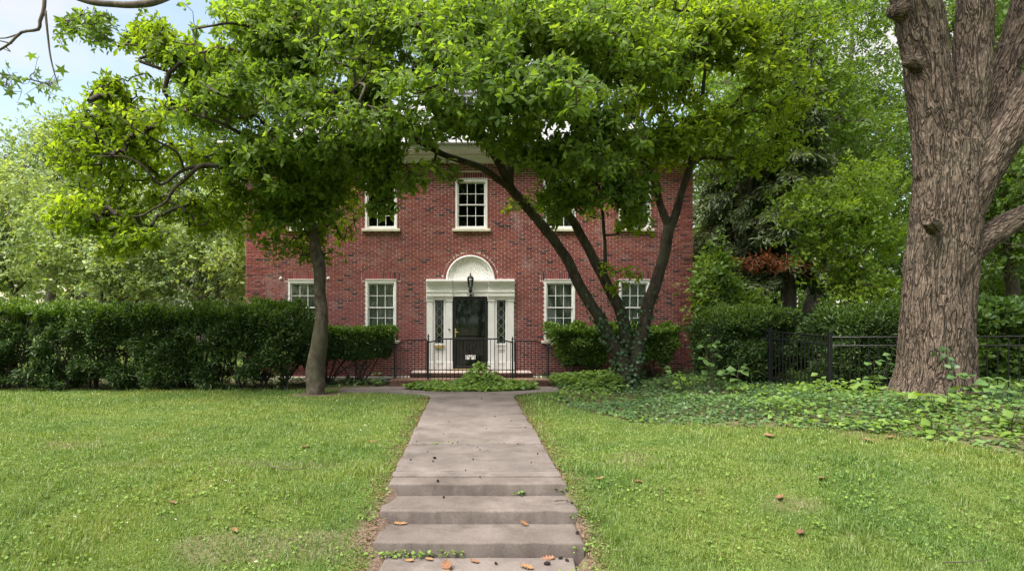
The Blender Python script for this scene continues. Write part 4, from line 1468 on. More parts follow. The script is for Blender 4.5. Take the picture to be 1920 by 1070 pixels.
    def nz(scale, detail, dist, vec=None):
        q = node(nt, 'ShaderNodeTexNoise')
        q.inputs['Scale'].default_value = scale; q.inputs['Detail'].default_value = detail; q.inputs['Distortion'].default_value = dist
        nt.links.new(av.outputs['Vector'], q.inputs['Vector'])
        return q.outputs['Fac']
    def ridged(scale, dist, k):
        a_ = node(nt, 'ShaderNodeMath', operation='SUBTRACT'); a_.inputs[1].default_value = .5
        nt.links.new(nz(scale, 2, dist), a_.inputs[0])
        b_ = node(nt, 'ShaderNodeMath', operation='ABSOLUTE'); nt.links.new(a_.outputs[0], b_.inputs[0])
        c_ = node(nt, 'ShaderNodeMath', operation='MULTIPLY', use_clamp=True); c_.inputs[1].default_value = k
        nt.links.new(b_.outputs[0], c_.inputs[0])
        return c_.outputs[0]
    r1, r2, fine = ridged(10, .8, 17), ridged(22, .5, 12), nz(60, 6, .3)
    ad = node(nt, 'ShaderNodeMath', operation='MULTIPLY_ADD'); ad.inputs[1].default_value = .5; ad.inputs[2].default_value = .5; nt.links.new(r2, ad.inputs[0])
    mn = node(nt, 'ShaderNodeMath', operation='MULTIPLY'); nt.links.new(r1, mn.inputs[0]); nt.links.new(ad.outputs[0], mn.inputs[1])
    pw = node(nt, 'ShaderNodeMath', operation='POWER'); pw.inputs[1].default_value = .8; nt.links.new(mn.outputs[0], pw.inputs[0])
    hh = node(nt, 'ShaderNodeMath', operation='MULTIPLY_ADD'); hh.inputs[1].default_value = .25
    nt.links.new(fine, hh.inputs[0]); nt.links.new(pw.outputs[0], hh.inputs[2])
    c = ramp(nt, fine, [(.3, (.075, .054, .04)), (.5, (.14, .105, .08)), (.72, (.24, .19, .152))])
    c = mixc(nt, pw.outputs[0], (.022, .016, .012), c)
    big = noise_fac(nt, 1.2, 4)
    c = mixc(nt, ramp(nt, big, [(.5, (0, 0, 0)), (.75, (.3, .3, .3))]), c, (.13, .12, .08))
    nt.links.new(c, b.inputs['Base Color'])
    b.inputs['Roughness'].default_value = .95
    b.inputs['Specular IOR Level'].default_value = .15
    bump(nt, b, hh.outputs[0], 1.0, .035)
    t_ = thing('oak_tree', 'massive rough barked tree with forking limbs at the right edge', 'tree', at(1750, 760, d))
    link('trunk', me2, m, t_)
    m = MB()
    m.lathe([(.001, -.01), (.045, -.008), (.052, .0)], 0, 0, 12)
    # leafy top far above the picture
    top = blobs([(1600, -420, 11, 260, 110, 3), (1850, -520, 11.5, 300, 130, 3), (2150, -300, 11, 250, 140, 2.5), (1750, -300, 13.5, 250, 90, 1.6), (2300, 50, 10.5, 120, 120, 1.5)], 1000, .4)
    sk = np.vstack([P for P, R in limbs[1:6]]); sk = sk[sk[:, 2] > 6]
    A, B, ra, rb, dr = grow(sk, None, top, .008)
    V, Q = segs_mesh(A, B, ra, rb, 4)
    tag(link('branches', new_mesh('branches', V, Q, True), M['bark_back'], t_), kind='stuff')
    P4 = np.repeat(top, 3, 0) + rng.normal(size=(len(top) * 3, 3)) * .25
    Pv, Dv, Nv, Lv = whorl(P4, norm(np.repeat(dr, 3, 0) + rng.normal(size=P4.shape) * .5), 6, .17, .1, .3)
    V, Fa = leaf_arrays(Pv, Dv, Nv, Lv, Lv * .6, LEAF4)
    tag(link('crown', new_mesh('crown', V, Fa), M['leaf_maple'], t_), kind='stuff')
oak()


# --- background trees
def back_tree(name, label, px, d, crown, n, leafmat, base_z=None, trunk_r=.2, lean=0, leaf_L=.16, leaf_W=.55, leaf_n=5, cluster=.28, gap=.42, group=None, bark='bark_back', stems=1, tpl=LEAF2, top_py=None, spread=.2, droop=.1, tip=.006, nscale=(.55, .55, 1.3), off=0.0, low=None):
    x = (px - VX) * d / F
    bz = float(gz(x, d)) - .05 if base_z is None else base_z
    A = blobs(crown, n, gap, nscale, .2, off)
    A = A[A[:, 2] > bz + .3]
    ctr = A.mean(0)
    zt = np.percentile(A[:, 2], 92)
    limbs = []
    for s in range(stems):
        ph = s * 2.4 + px
        top = np.array([ctr[0] + math.cos(ph) * .6 * (stems > 1) + lean, ctr[1] + math.sin(ph) * .4 * (stems > 1), zt])
        b0 = np.array([x + .12 * math.cos(ph) * (stems > 1), d, bz - .1])
        pts = [b0 + (top - b0) * t_ + rng.normal(size=3) * np.array([.12, .12, 0]) * (t_ > 0) * (t_ < 1) * (zt - bz) * .12 for t_ in np.linspace(0, 1, 7)]
        pts[1][:2] = b0[:2] + (pts[1][:2] - b0[:2]) * .6
        limbs.append(smooth_path(pts, np.linspace(1, .12, 7) ** .8 * trunk_r / (1 if stems == 1 else 1.4), .25, .1, px + s))
    # main boughs towards far parts of the crown
    P0, R0 = limbs[0]
    lowz = bz + (zt - bz) * (.28 if low is None else low)
    for k in range(9):
        a = A[rng.integers(len(A))]
        P0, R0 = limbs[k % stems]
        cand = np.where((P0[:, 2] > lowz) & (P0[:, 2] < max(a[2] - .2, lowz + .3)))[0]
        if not len(cand): continue
        i = cand[int(len(cand) * rng.uniform(.1, .95))]
        mid = (P0[i] + a) / 2 + np.array([0, 0, .12 * np.linalg.norm(a - P0[i])])
        limbs.append(smooth_path([P0[i], mid, a], [R0[i] * .55, R0[i] * .4, .012], .25, .12, k))
    return make_tree(name, label, (x, d, bz), limbs, A, leafmat, M[bark], leaf_n, leaf_L, leaf_W, tpl, 0, group, 8, tip_r=tip, spread=spread, droop=droop, cluster=cluster, skel_min=(zt - bz) * .2, up=.35, rmax=.05)


G = 'woodland trees round the house'
PAL, LIM, MAP, WOO = M['leaf_pale'], M['leaf_lime'], M['leaf_maple'], M['leaf_wood']
# left of the house
back_tree('dogwood_tree', 'pale layered small tree behind the hedge nearest the house corner', 405, 20, [(400, 450, 20, 85, 75, 1.6), (340, 500, 20, 80, 45, 1.4), (430, 530, 20.5, 40, 40, 1), (420, 380, 20.5, 50, 40, 1.2)], 700, PAL, trunk_r=.13, stems=2, leaf_L=.15, group=G, bark='bark_back', off=4)
back_tree('dogwood_tree', 'pale leafy small tree above the middle of the long hedge', 210, 19.5, [(220, 480, 19.5, 130, 75, 1.6), (120, 440, 19.5, 90, 70, 1.5), (230, 400, 20, 90, 60, 1.3), (280, 540, 19.5, 90, 35, 1)], 950, PAL, trunk_r=.11, stems=3, leaf_L=.15, group=G, off=9)
back_tree('dogwood_tree', 'pale bushy tree behind the far left end of the hedge', 20, 20.5, [(30, 470, 20.5, 120, 90, 1.8), (10, 370, 21, 110, 80, 1.6), (-80, 430, 20.5, 100, 130, 1.8)], 900, PAL, trunk_r=.14, stems=2, leaf_L=.16, group=G, off=2)
back_tree('tall_tree', 'hazy grey green tall tree against the sky at far left', 90, 33, [(60, 330, 33, 110, 90, 3), (150, 290, 33, 110, 90, 3), (220, 250, 33, 70, 70, 2.5), (100, 420, 33, 150, 90, 3), (-30, 400, 33, 90, 100, 3)], 1300, PAL, trunk_r=.3, leaf_L=.22, cluster=.45, group=G, off=3, gap=.45)
back_tree('tall_tree', 'tall tree behind the left corner of the house', 380, 34, [(360, 300, 34, 130, 130, 3), (430, 200, 34, 120, 130, 3), (330, 430, 34, 130, 110, 3), (450, 400, 32, 70, 130, 2)], 1300, M['leaf_maple'], trunk_r=.3, leaf_L=.22, cluster=.45, group=G, off=5, gap=.44)
# behind the house
for lab, px, d_, cr_, off in (
        ('tall bright tree rising behind the left half of the roof', 620, 34, [(600, 70, 34, 150, 120, 3), (700, 20, 34, 130, 100, 3), (520, 30, 34, 110, 110, 3)], 6),
        ('tall bright tree rising behind the middle of the roof', 900, 36, [(880, 60, 36, 150, 100, 3), (990, 20, 36, 130, 90, 3), (800, 10, 36, 110, 90, 3)], 7),
        ('tall bright tree rising behind the right half of the roof', 1160, 34, [(1140, 90, 34, 150, 130, 3), (1250, 30, 34, 120, 110, 3), (1060, 30, 34, 100, 90, 3)], 8)):
    back_tree('tall_tree', lab, px, d_, cr_, 1000, MAP, trunk_r=.3, leaf_L=.24, cluster=.5, group=G, off=off, gap=.47)
# right of the house
back_tree('maple_tree', 'wide bright maple right of the house between house and old tree', 1390, 21, [(1380, 190, 20, 130, 110, 2.5), (1480, 120, 20, 130, 110, 2.5), (1560, 230, 20.5, 120, 80, 2), (1420, 300, 20, 120, 50, 2), (1480, 20, 20, 150, 70, 2.5)], 1500, MAP, trunk_r=.22, leaf_L=.16, cluster=.36, group=G, off=11, gap=.47, nscale=(.8, .8, 1.8))
back_tree('woodland_tree', 'tall slim woodland tree with grey limbs beside the old trunk', 1590, 25, [(1590, 100, 25, 110, 120, 2.5), (1640, 220, 25, 90, 90, 2), (1560, 330, 25, 120, 60, 2), (1640, 20, 25, 100, 70, 2)], 800, WOO, trunk_r=.28, leaf_L=.17, cluster=.4, group=G, off=12, gap=.5, nscale=(.8, .8, 1.8))
back_tree('lime_sapling', 'bright lime green small tree left of the massive trunk', 1605, 15.2, [(1555, 390, 15.2, 105, 45, 1.2), (1630, 345, 15.3, 60, 45, 1.0), (1640, 440, 15.2, 55, 50, 1), (1560, 455, 15.2, 70, 30, 1.0), (1610, 530, 15.2, 80, 40, .9)], 640, LIM, trunk_r=.065, leaf_L=.125, cluster=.2, off=13, gap=.47, bark='bark_dark', low=.45, nscale=(.9, .9, 4.0))
back_tree('woodland_tree', 'shaded woodland tree behind the massive trunk on its right side', 1890, 19, [(1890, 260, 19, 90, 120, 2), (1930, 120, 19, 100, 130, 2), (1880, 430, 19, 90, 90, 2), (1960, 380, 18, 90, 130, 2), (1800, 40, 21, 110, 110, 2), (1900, 20, 20, 90, 90, 2)], 1700, WOO, trunk_r=.2, leaf_L=.16, cluster=.34, group=G, off=14, gap=.40)
back_tree('woodland_tree', 'deep woodland tree with dark double trunk behind the iron fence', 1510, 22, [(1500, 330, 24, 170, 100, 2.5), (1620, 300, 24, 130, 130, 2.5), (1700, 430, 23, 130, 130, 2)], 900, WOO, trunk_r=.42, leaf_L=.17, cluster=.4, group=G, off=15, stems=2, gap=.49, nscale=(.8, .8, 1.8))
back_tree('pale_sapling', 'pale green upright sapling beside the right house corner', 1350, 17.0, [(1340, 490, 17, 38, 40, .5), (1345, 540, 17, 45, 40, .6), (1350, 585, 17, 50, 30, .6), (1385, 570, 17.2, 60, 25, .6)], 420, M['leaf_weed'], trunk_r=.035, leaf_L=.15, cluster=.16, off=16, gap=.38, low=.2)
back_tree('understory_tree', 'leafy understory tree far behind fence near picture right edge', 1860, 22, [(1860, 540, 22, 110, 70, 2), (1960, 500, 22, 110, 110, 2), (1750, 560, 23, 110, 60, 2)], 900, MAP, trunk_r=.1, leaf_L=.16, cluster=.32, group=G, off=17, stems=3)
for i, (lab, px, d_, cr_, mt) in enumerate((
        ('distant dark woodland tree seen low beside the right house wall', 1360, 38, [(1350, 420, 38, 120, 150, 4), (1430, 520, 38, 120, 80, 4), (1400, 260, 38, 130, 110, 4)], WOO),
        ('distant woodland tree behind the orange dead bough', 1530, 40, [(1530, 470, 40, 140, 110, 4), (1500, 330, 40, 150, 110, 4)], WOO),
        ('distant woodland tree behind the massive trunk', 1740, 42, [(1720, 420, 42, 160, 160, 5), (1760, 200, 42, 170, 140, 5)], WOO),
        ('distant woodland tree at the right picture edge', 1930, 40, [(1930, 440, 40, 170, 150, 5), (1960, 200, 40, 170, 150, 5)], WOO),
        ('distant pale tree low behind the long hedge', 130, 44, [(130, 500, 44, 180, 80, 5), (300, 520, 44, 140, 70, 4), (0, 480, 44, 120, 100, 4)], PAL),
        ('distant tree low at the left house corner', 430, 42, [(420, 490, 42, 120, 110, 4), (520, 430, 40, 100, 130, 4)], PAL))):
    back_tree('distant_tree', lab, px, d_, cr_, 800, mt, trunk_r=.35, leaf_L=.32, cluster=.7, group='distant trees closing the view', off=20 + i, gap=.40)


def conifer(name, label, px, d, top_py, half_w_px, low_py, orange=None):
    x = (px - VX) * d / F
    bz = float(gz(x, d)) - .1
    zt = H - (top_py - VY) * d / F
    zl = H - (low_py - VY) * d / F
    t = thing(name, label, 'tree', (x, d, bz), G)
    P, R = smooth_path([(x, d, bz), (x + .1, d, (bz + zt) / 2), (x, d, zt)], [.3, .18, .03], .3, .1)
    segA, segB, ra, rb, LP, LD, LN = [], [], [], [], [], [], []
    hw = half_w_px * d / F
    z = zl
    while z < zt - .3:
        f = (zt - z) / (zt - zl)
        for k in range(rng.integers(5, 8)):
            a = rng.uniform(0, 2 * math.pi)
            ln = hw * (.35 + .65 * f ** .7) * rng.uniform(.65, 1.1)
            n_ = 7
            tt = np.linspace(0, 1, n_)
            pts = np.stack([x + math.cos(a) * ln * tt, d + math.sin(a) * ln * tt, z + ln * (.12 * tt - .42 * tt ** 2) + rng.normal(0, .03, n_)], -1)
            segA += list(pts[:-1]); segB += list(pts[1:])
            ra += list(.035 * (1 - tt[:-1]) + .006); rb += list(.035 * (1 - tt[1:]) + .006)
            m_ = int(26 * ln)
            tq = rng.uniform(.2, 1, m_)
            q = np.stack([np.interp(tq, tt, pts[:, i]) for i in range(3)], -1)
            side = np.array([-math.sin(a), math.cos(a), 0])
            sd = rng.choice([-1, 1], m_)[:, None]
            dv = side * sd * rng.uniform(.3, 1, (m_, 1)) + np.array([math.cos(a), math.sin(a), 0]) * .6 + np.array([0, 0, -1.0]) * rng.uniform(.1, 1, (m_, 1))
            LP.append(q); LD.append(dv); LN.append(np.tile([0, 0, 1.0], (m_, 1)) + rng.normal(size=(m_, 3)) * .4)
        z += rng.uniform(.18, .32)
    link('trunk', new_mesh('trunk', *limbs_mesh([(P, R)], 8)), M['bark_back'], t)
    V, Q = segs_mesh(np.array(segA), np.array(segB), np.array(ra), np.array(rb), 4)
    tag(link('branches', new_mesh('branches', V, Q), M['bark_back'], t), kind='stuff')
    LP, LD, LN = np.vstack(LP), norm(np.vstack(LD)), np.vstack(LN)
    PP = np.concatenate([LP + LD * s * .1 for s in (0, 1, 2, 3)])
    DD = np.concatenate([LD + rng.normal(size=LD.shape) * .45 for s in range(4)])
    NN = np.tile(LN, (4, 1))
    Lv = rng.uniform(.13, .3, len(PP))
    V, Fa = leaf_arrays(PP, DD, NN, Lv, Lv * .28, LEAF2)
    tag(link('crown', new_mesh('crown', V, Fa), M['leaf_conifer'], t), kind='stuff')
    if orange:
        c = at(*orange)
        k = 520
        q = c + rng.normal(size=(k, 3)) * np.array([.55, .3, .09])
        q[:, 2] += .12 * np.sin(q[:, 0] * 9) - .12 * np.abs(q[:, 0] - c[0])
        dv = norm(rng.normal(size=(k, 3)) + np.array([0, 0, -.4]))
        V, Fa = leaf_arrays(q, dv, rdir(k), rng.uniform(.1, .22, k), rng.uniform(.03, .06, k), LEAF2)
        tag(link('dead_bough', new_mesh('dead_bough', V, Fa), M['leaf_orange'], t), 'orange dead needles on a low bough', kind='stuff')
        mq = MB()
        mq.tube([(x, d, c[2] + .3), (c[0] + .3, c[1] + .8, c[2] + .15), (c[0] - .4, c[1], c[2] - .05)], [.05, .03, .01], 6)
        mq.build('bough', M['bark_back'], t)
conifer('spruce_tree', 'dark drooping spruce just right of the house wall', 1375, 22, 150, 100, 560)
conifer('spruce_tree', 'dark spruce with an orange dead bough right of the house', 1475, 19.5, 60, 105, 520, (1438, 487, 17.6))
conifer('spruce_tree', 'dark spruce standing left of the house behind pale trees', 330, 28, 330, 130, 560)

# the wood that closes the horizon, one mass
k = 26000
dd = rng.uniform(52, 75, k)
px = rng.uniform(-900, 2700, k)
zz = rng.uniform(0, 1, k) ** .8 * (9 + 7 * vnoise(np.stack([px * .006, dd * .05, 0 * dd], -1)))
P = np.stack([(px - VX) * dd / F, dd, zz], -1)
Lv = rng.uniform(.5, 1.1, k)
V, Fa = leaf_arrays(P, rdir(k), rdir(k) + np.array([0, -.3, .8]), Lv, Lv * .7, LEAF2)
tag(link('distant_woods', new_mesh('distant_woods', V, Fa), M['leaf_wood']), 'far off woods closing the horizon behind the house', 'woods', kind='stuff')
# trees across the street, mirrored in the windows
for i_, (lab, x_, y_, hgt) in enumerate((('street tree behind the viewer mirrored in the left windows', -13, -34, 14), ('street tree behind the viewer mirrored in the door', 1.5, -36, 15), ('street tree behind the viewer mirrored in the right windows', 16, -34, 14))):
    A = np.array([x_, y_, hgt * .52]) + rdir(700) * rng.uniform(.3, 1, (700, 1)) ** .5 * np.array([7.0, 4, hgt * .48])
    P, R_ = smooth_path([(x_, y_, -.5), (x_ + .2, y_, hgt * .4), (x_, y_, hgt * .8)], [.3, .22, .05], .3, .2)
    make_tree('street_tree', lab, (x_, y_, -.4), [(P, R_)], A, WOO, M['bark_back'], 5, .34, .6, LEAF2, 0, 'trees across the street', 8, cluster=.6, skel_min=2)
# ------------------------------------------------------------------ hedges and shrubs
def shrub(name, label, cat, x0, x1, y0, y1, zb, zt, n, mats, stems, L=.085, W=.3, lump=.12, base=None, taper=.25, fan=False, holes=.30, gr=None, stem_r=.02, lit_from=.75, round_=3.0, zg=0.0):
    """foliage packed towards the skin of a lumpy rounded box, stems below"""
    cx, cy_, cz = (x0 + x1) / 2, (y0 + y1) / 2, (zb + zt) / 2
    h = np.array([(x1 - x0) / 2, (y1 - y0) / 2, (zt - zb) / 2])
    t = thing(name, label, cat, (cx, cy_, zg) if base is None else base, gr)
    ax = rng.uniform(-1, 1, (n * 3, 3))
    face = rng.integers(0, 6, n * 3)
    wts = np.array([h[1] * h[2], h[1] * h[2], h[0] * h[2] * 1.5, h[0] * h[2] * .5, h[0] * h[1] * 1.3, h[0] * h[1] * .6])
    face = rng.choice(6, n * 3, p=wts / wts.sum())
    for f in range(6): ax[face == f, f // 2 if f < 2 else (1 if f < 4 else 2)] = {0: -1, 1: 1, 2: -1, 3: 1, 4: 1, 5: -1}[f]
    nr = (np.abs(ax) ** round_).sum(1) ** (1 / round_)
    u = ax / nr[:, None] * 1.12
    u = np.clip(u, -1.05, 1.05)
    depth = 1 - np.abs(rng.normal(0, .26, (len(u), 1))) * np.array([[.5, .8, .6]])
    Nrm = norm(np.sign(u) * np.abs(u) ** 3 / h)
    P = np.array([cx, cy_, cz]) + u * h * depth
    tp = (P[:, 2] - zb) / (zt - zb)
    if taper:
        k = 1 - taper * (1 - np.clip(tp, 0, 1))
        P[:, 0] = cx + (P[:, 0] - cx) * k; P[:, 1] = cy_ + (P[:, 1] - cy_) * k
    P += Nrm * ((vnoise(P * np.array([2.3, 2.3, 2.8])) - .5) * 2 * lump + (vnoise(P * 7) - .5) * lump * .9)[:, None]
    keep = vnoise(P * np.array([2.0, 2.0, 2.2]) + 17) > holes * (1.42 - np.clip(tp, 0, 1) * 1.0)
    P, Nrm, tp = P[keep][:n], Nrm[keep][:n], tp[keep][:n]
    k = 3
    PP = np.repeat(P, k, 0) + rng.normal(size=(len(P) * k, 3)) * .03
    NN = np.repeat(Nrm, k, 0)
    DD = NN * .8 + rng.normal(size=PP.shape) * .55 + np.array([0, 0, .35])
    Lv = L * rng.uniform(.6, 1.4, len(PP))
    UP = norm(NN + np.array([0, 0, .8]) + rng.normal(size=PP.shape) * .5)
    T = np.repeat(tp, k)
    new = T + rng.normal(0, .07, len(T)) > lit_from  # upper leaves take the lighter material, light from above painted in
    for nm, mk, s in (('foliage', mats[0], ~new), ('lit_top', mats[1], new)):
        if s.sum() < 3: continue
        V, Fa = leaf_arrays(PP[s], DD[s], UP[s], Lv[s], Lv[s] * W, LEAF2 if W < .5 else LEAF4)
        tag(link(nm, new_mesh(nm, V, Fa), mk, t), kind='stuff')
    for (bx, by) in stems:
        for q in range(9 if fan else 5):
            m = MB()
            tgt = P[rng.integers(len(P))]
            tries = 0
            while abs(tgt[0] - bx) > (1.4 if fan else .6) and tries < 60:
                tgt = P[rng.integers(len(P))]; tries += 1
            b0 = np.array([bx + rng.normal(0, .05), by + rng.normal(0, .05), zg - .05])
            md = b0 * .5 + tgt * .5 + np.array([(tgt[0] - bx) * -.06, 0, -.05]) + rng.normal(size=3) * .06
            Pp, Rr = smooth_path([b0, md, tgt], [stem_r, stem_r * .7, stem_r * .25], .12, .1, q)
            m.tube(Pp, Rr, 6, False)
            for w_ in range(2):
                i = rng.integers(len(Pp) // 3, len(Pp) - 1)
                e = Pp[i] + rng.normal(size=3) * np.array([.25, .2, .12]) + np.array([0, 0, .25])
                m.tube([Pp[i], (Pp[i] + e) / 2 + rng.normal(size=3) * .04, e], [Rr[i] * .6, Rr[i] * .45, .004], 5, False)
            m.build('stem', M['twig'], t)
    return t


YEW = (M['leaf_yew'], M['leaf_yew_lit'])
shrub('yew_hedge', 'long tall clipped dark yew hedge along the left lawn', 'hedge', -14.5, -4.05, 15.1, 16.7, .16, 1.97, 46000, YEW,
      [(x + rng.normal(0, .12), 15.75 + rng.normal(0, .2)) for x in np.arange(-14, -4.6, .55)], L=.1, W=.34, lump=.30, taper=.16, holes=.43, stem_r=.03, lit_from=.93, round_=5)
shrub('clipped_shrub', 'flat topped clipped shrub beneath the window left of the door', 'shrub', -4.35, -1.98, 16.35, 17.5, .78, 1.47, 10500, YEW,
      [(-3.02, 16.9), (-3.9, 17.0)], L=.07, W=.5, lump=.1, taper=.25, fan=True, holes=.26, lit_from=.7, round_=7, stem_r=.022)
shrub('clipped_shrub', 'loose green shrub between the tall hedge and the slim grey trunk', 'shrub', -5.3, -4.0, 16.2, 17.4, .72, 1.5, 5000, YEW,
      [(-5.1, 16.8), (-4.2, 16.9)], L=.085, W=.55, lump=.17, taper=.25, fan=True, holes=.32, lit_from=.62, stem_r=.024)
shrub('clipped_shrub', 'rounded shrub beside the right end of the stoop', 'shrub', 2.25, 4.4, 16.5, 17.6, .6, 1.52, 6000, (M['leaf_wood'], M['leaf_yew_lit']),
      [(3.0, 17.0), (3.6, 17.1)], L=.08, W=.5, lump=.2, taper=.45, fan=True, holes=.38, lit_from=.7, stem_r=.018, round_=8)
shrub('clipped_shrub', 'small shrub right of the many stems beneath the last window', 'shrub', 4.45, 5.78, 16.5, 17.5, .6, 1.52, 4200, (M['leaf_wood'], M['leaf_yew_lit']),
      [(5.2, 17.0)], L=.08, W=.5, lump=.2, taper=.5, fan=True, holes=.38, lit_from=.65, stem_r=.018, round_=8)
shrub('yew_bush', 'broad dark yew bush at the right house corner', 'shrub', 5.9, 8.2, 14.6, 16.6, .3, 1.9, 9000, (M['leaf_yew'], M['leaf_wood']),
      [(6.6, 15.6), (7.3, 15.7)], L=.1, lump=.24, taper=.25, holes=.33, lit_from=.9, stem_r=.03, zg=.12)
shrub('yew_bush', 'dark yew bush behind the fence left of the massive trunk', 'shrub', 7.9, 10.2, 13.0, 14.8, .35, 1.98, 9000, (M['leaf_yew'], M['leaf_wood']),
      [(8.6, 13.8), (9.4, 13.9)], L=.095, lump=.2, taper=.12, holes=.28, lit_from=.93, stem_r=.03, zg=.12)
shrub('undergrowth_bush', 'loose green bush behind the fence at the right picture edge', 'shrub', 10.6, 14.2, 14.2, 17, .3, 2.1, 6500, (M['leaf_wood'], M['leaf_cover']),
      [(11.4, 15.4), (12.3, 15.4), (13.4, 15.5)], L=.13, W=.6, lump=.3, taper=.1, holes=.35, lit_from=.75, stem_r=.02, zg=.12)
shrub('undergrowth_bush', 'dark low woodland bush seen through the fence gate', 'shrub', 8.4, 13, 17.5, 20, .2, 1.7, 6000, (M['leaf_wood'], M['leaf_cover']),
      [(9.4, 18.6), (10.6, 18.6), (12, 18.6)], L=.14, W=.6, lump=.3, taper=.1, holes=.3, lit_from=.8, stem_r=.02, zg=.12)

# ------------------------------------------------------------------ fence
def fence(label, p0, p1, z0, z1, ht, pitch, posts):
    t = thing('metal_fence', label, 'fence', (p0[0], p0[1], z0), 'black metal fence')
    p0, p1 = np.array(p0, float), np.array(p1, float)
    Ln = np.linalg.norm(p1 - p0)
    ang = math.atan2(p1[1] - p0[1], p1[0] - p0[0])
    pk = MB().box(-.0095, .0095, -.0095, .0095, 0, ht - .02, .002).mesh('picket')
    ps = MB().box(-.038, .038, -.038, .038, -.15, ht + .07, .006).box(-.044, .044, -.044, .044, ht + .072, ht + .09, .006).mesh('post')
    n = int(Ln / pitch)
    for k in range(1, n):
        f = k / n
        o = link('picket', pk, M['fence'], t)
        q = p0 + (p1 - p0) * f
        o.location = (q[0], q[1], z0 + (z1 - z0) * f + .03); o.rotation_euler = (0, 0, ang)
    for f in posts:
        o = link('post', ps, M['fence'], t)
        q = p0 + (p1 - p0) * f
        o.location = (q[0], q[1], z0 + (z1 - z0) * f); o.rotation_euler = (0, 0, ang)
    for zz in (.12, ht - .17, ht):
        a = np.array([p0[0], p0[1], z0 + zz]); b = np.array([p1[0], p1[1], z1 + zz])
        MB().tube([a, b], .015, 4).build('rail', M['fence'], t)
def xy(px, d): return ((px - VX) * d / F, d)
fence('black metal fence panel and gate left of the massive trunk', xy(1418, 15.0), xy(1556, 12.6), .28, .2, 1.22, .118, [.22, 1.0])
fence('black metal fence running behind the massive trunk to the picture edge', xy(1560, 12.56), xy(2060, 10.9), .2, .27, 1.2, .152, [.5, 1.0])

# ------------------------------------------------------------------ ground cover and weeds
def cover(name, label, n, poly, mat, L, hfun, W=.8, tpl=LEAF4, patch=None, off=0.0, box=None, near=True):
    x0, x1, y0, y1 = box
    x = rng.uniform(x0, x1, n * 6); y = rng.uniform(y0, y1, n * 6)
    k = in_poly(x, y, poly)
    if patch is not None: k &= vnoise(np.stack([x * .75, y * .75, 0 * x + off], -1)) > patch
    if near: k &= rng.uniform(0, 1, len(x)) < (9.0 / np.maximum(y, 6.5)) ** .7
    k &= np.hypot(x - 8.02, y - 10.6) > .85
    x, y = x[k][:n], y[k][:n]
    hmax = hfun(x, y)
    if near: hmax = hmax * np.clip((y - np.interp(x, [1.75, 2.35, 2.9, 4, 5.6, 6.6, 8, 14], [13.4, 11.5, 10.5, 9.5, 8.4, 7.5, 6.9, 6.6])) / 1.6, .25, .8)
    z = gz(x, y) + .02 + hmax * rng.uniform(.15, 1, len(x)) ** .6
    P = np.stack([x, y, z], -1)
    a = rng.uniform(0, 2 * math.pi, len(x))
    Dv = np.stack([np.cos(a), np.sin(a), rng.normal(-.05, .25, len(x))], -1)
    Nv = np.array([0, -.25, 1.0]) + rng.normal(size=P.shape) * .35
    Lv = L * rng.uniform(.5, 1.35, len(x))
    V, Fa = leaf_arrays(P, Dv, Nv, Lv, Lv * W, tpl)
    st = slice(None, None, 7)
    A = P[st].copy(); B = A.copy(); A[:, 2] = gz(A[:, 0], A[:, 1]) - .02
    A[:, :2] += rng.normal(size=(len(A), 2)) * .03
    V2, Q2 = segs_mesh(A, B, np.full(len(A), .0026), np.full(len(A), .002), 3)
    me = new_mesh(name, np.vstack([V, V2]), [Fa, Q2 + len(V)])
    o = link(name, me, mat)
    tag(o, label, 'ground cover', kind='stuff')
    return o


def hnoise(a, b, s, off):
    return lambda x, y: a + b * sm((vnoise(np.stack([x * s, y * s, 0 * x + off], -1)) - .3) / .45)
bb = (1.7, 17, 6.6, 19)
cover('ivy_bed', 'dark ivy ground cover in the bed right of the walk', 38000, BED, M['leaf_ivy'], .058, hnoise(.06, .14, 1.1, 3), patch=.30, off=2, box=bb)
cover('leafy_ground_cover', 'mid green leafy ground cover spreading round the massive trunk', 28000, BED, M['leaf_cover'], .066, hnoise(.07, .24, .9, 8), W=.7, patch=.36, off=12, box=bb)
cover('weed_patch', 'pale green weeds scattered through the right bed', 9000, BED, M['leaf_weed'], .085, hnoise(.1, .3, 1.2, 14), W=.65, patch=.50, off=22, box=bb)
FR = [(-1.35, 15.9), (-1.6, 15.5), (-.9, 15.12), (.2, 15.0), (1.1, 15.1), (1.75, 15.5), (1.5, 16.0), (1.4, 16.25), (-.9, 16.25)]
cover('weed_patch', 'bright green weeds overgrowing the front of the stoop', 3200, FR, M['leaf_weed'], .13, lambda x, y: .06 + .5 * sm((y - 15.0) / 1.2) * np.exp(-((x - .35) / .42) ** 2) + .16 * vnoise(np.stack([x * 2.2, y * 2.2, 0 * x + 3], -1)) * sm((y - 15.1) / .8), W=.6, box=(-1.7, 1.9, 14.9, 16.3), near=False)
FR2 = [(2.3, 15.3), (3.6, 14.6), (4.3, 15.2), (4.1, 16.4), (2.2, 16.5)]
cover('fern_patch', 'pale feathery plants at the right end of the stoop', 1500, FR2, M['leaf_weed'], .15, lambda x, y: .16 + .3 * vnoise(np.stack([x * 2, y * 2, 0 * x], -1)), W=.4, box=(2.1, 4.4, 14.5, 16.6), near=False)
LB = [(-40, 15.5), (-2.3, 16.0), (-2.15, 17.6), (-40, 17.6)]
cover('leaf_litter', 'low weeds and litter under the left shrubs', 1300, LB, M['leaf_cover'], .09, hnoise(.02, .1, 1.3, 5), box=(-12, -2, 15.5, 17.6), near=False)


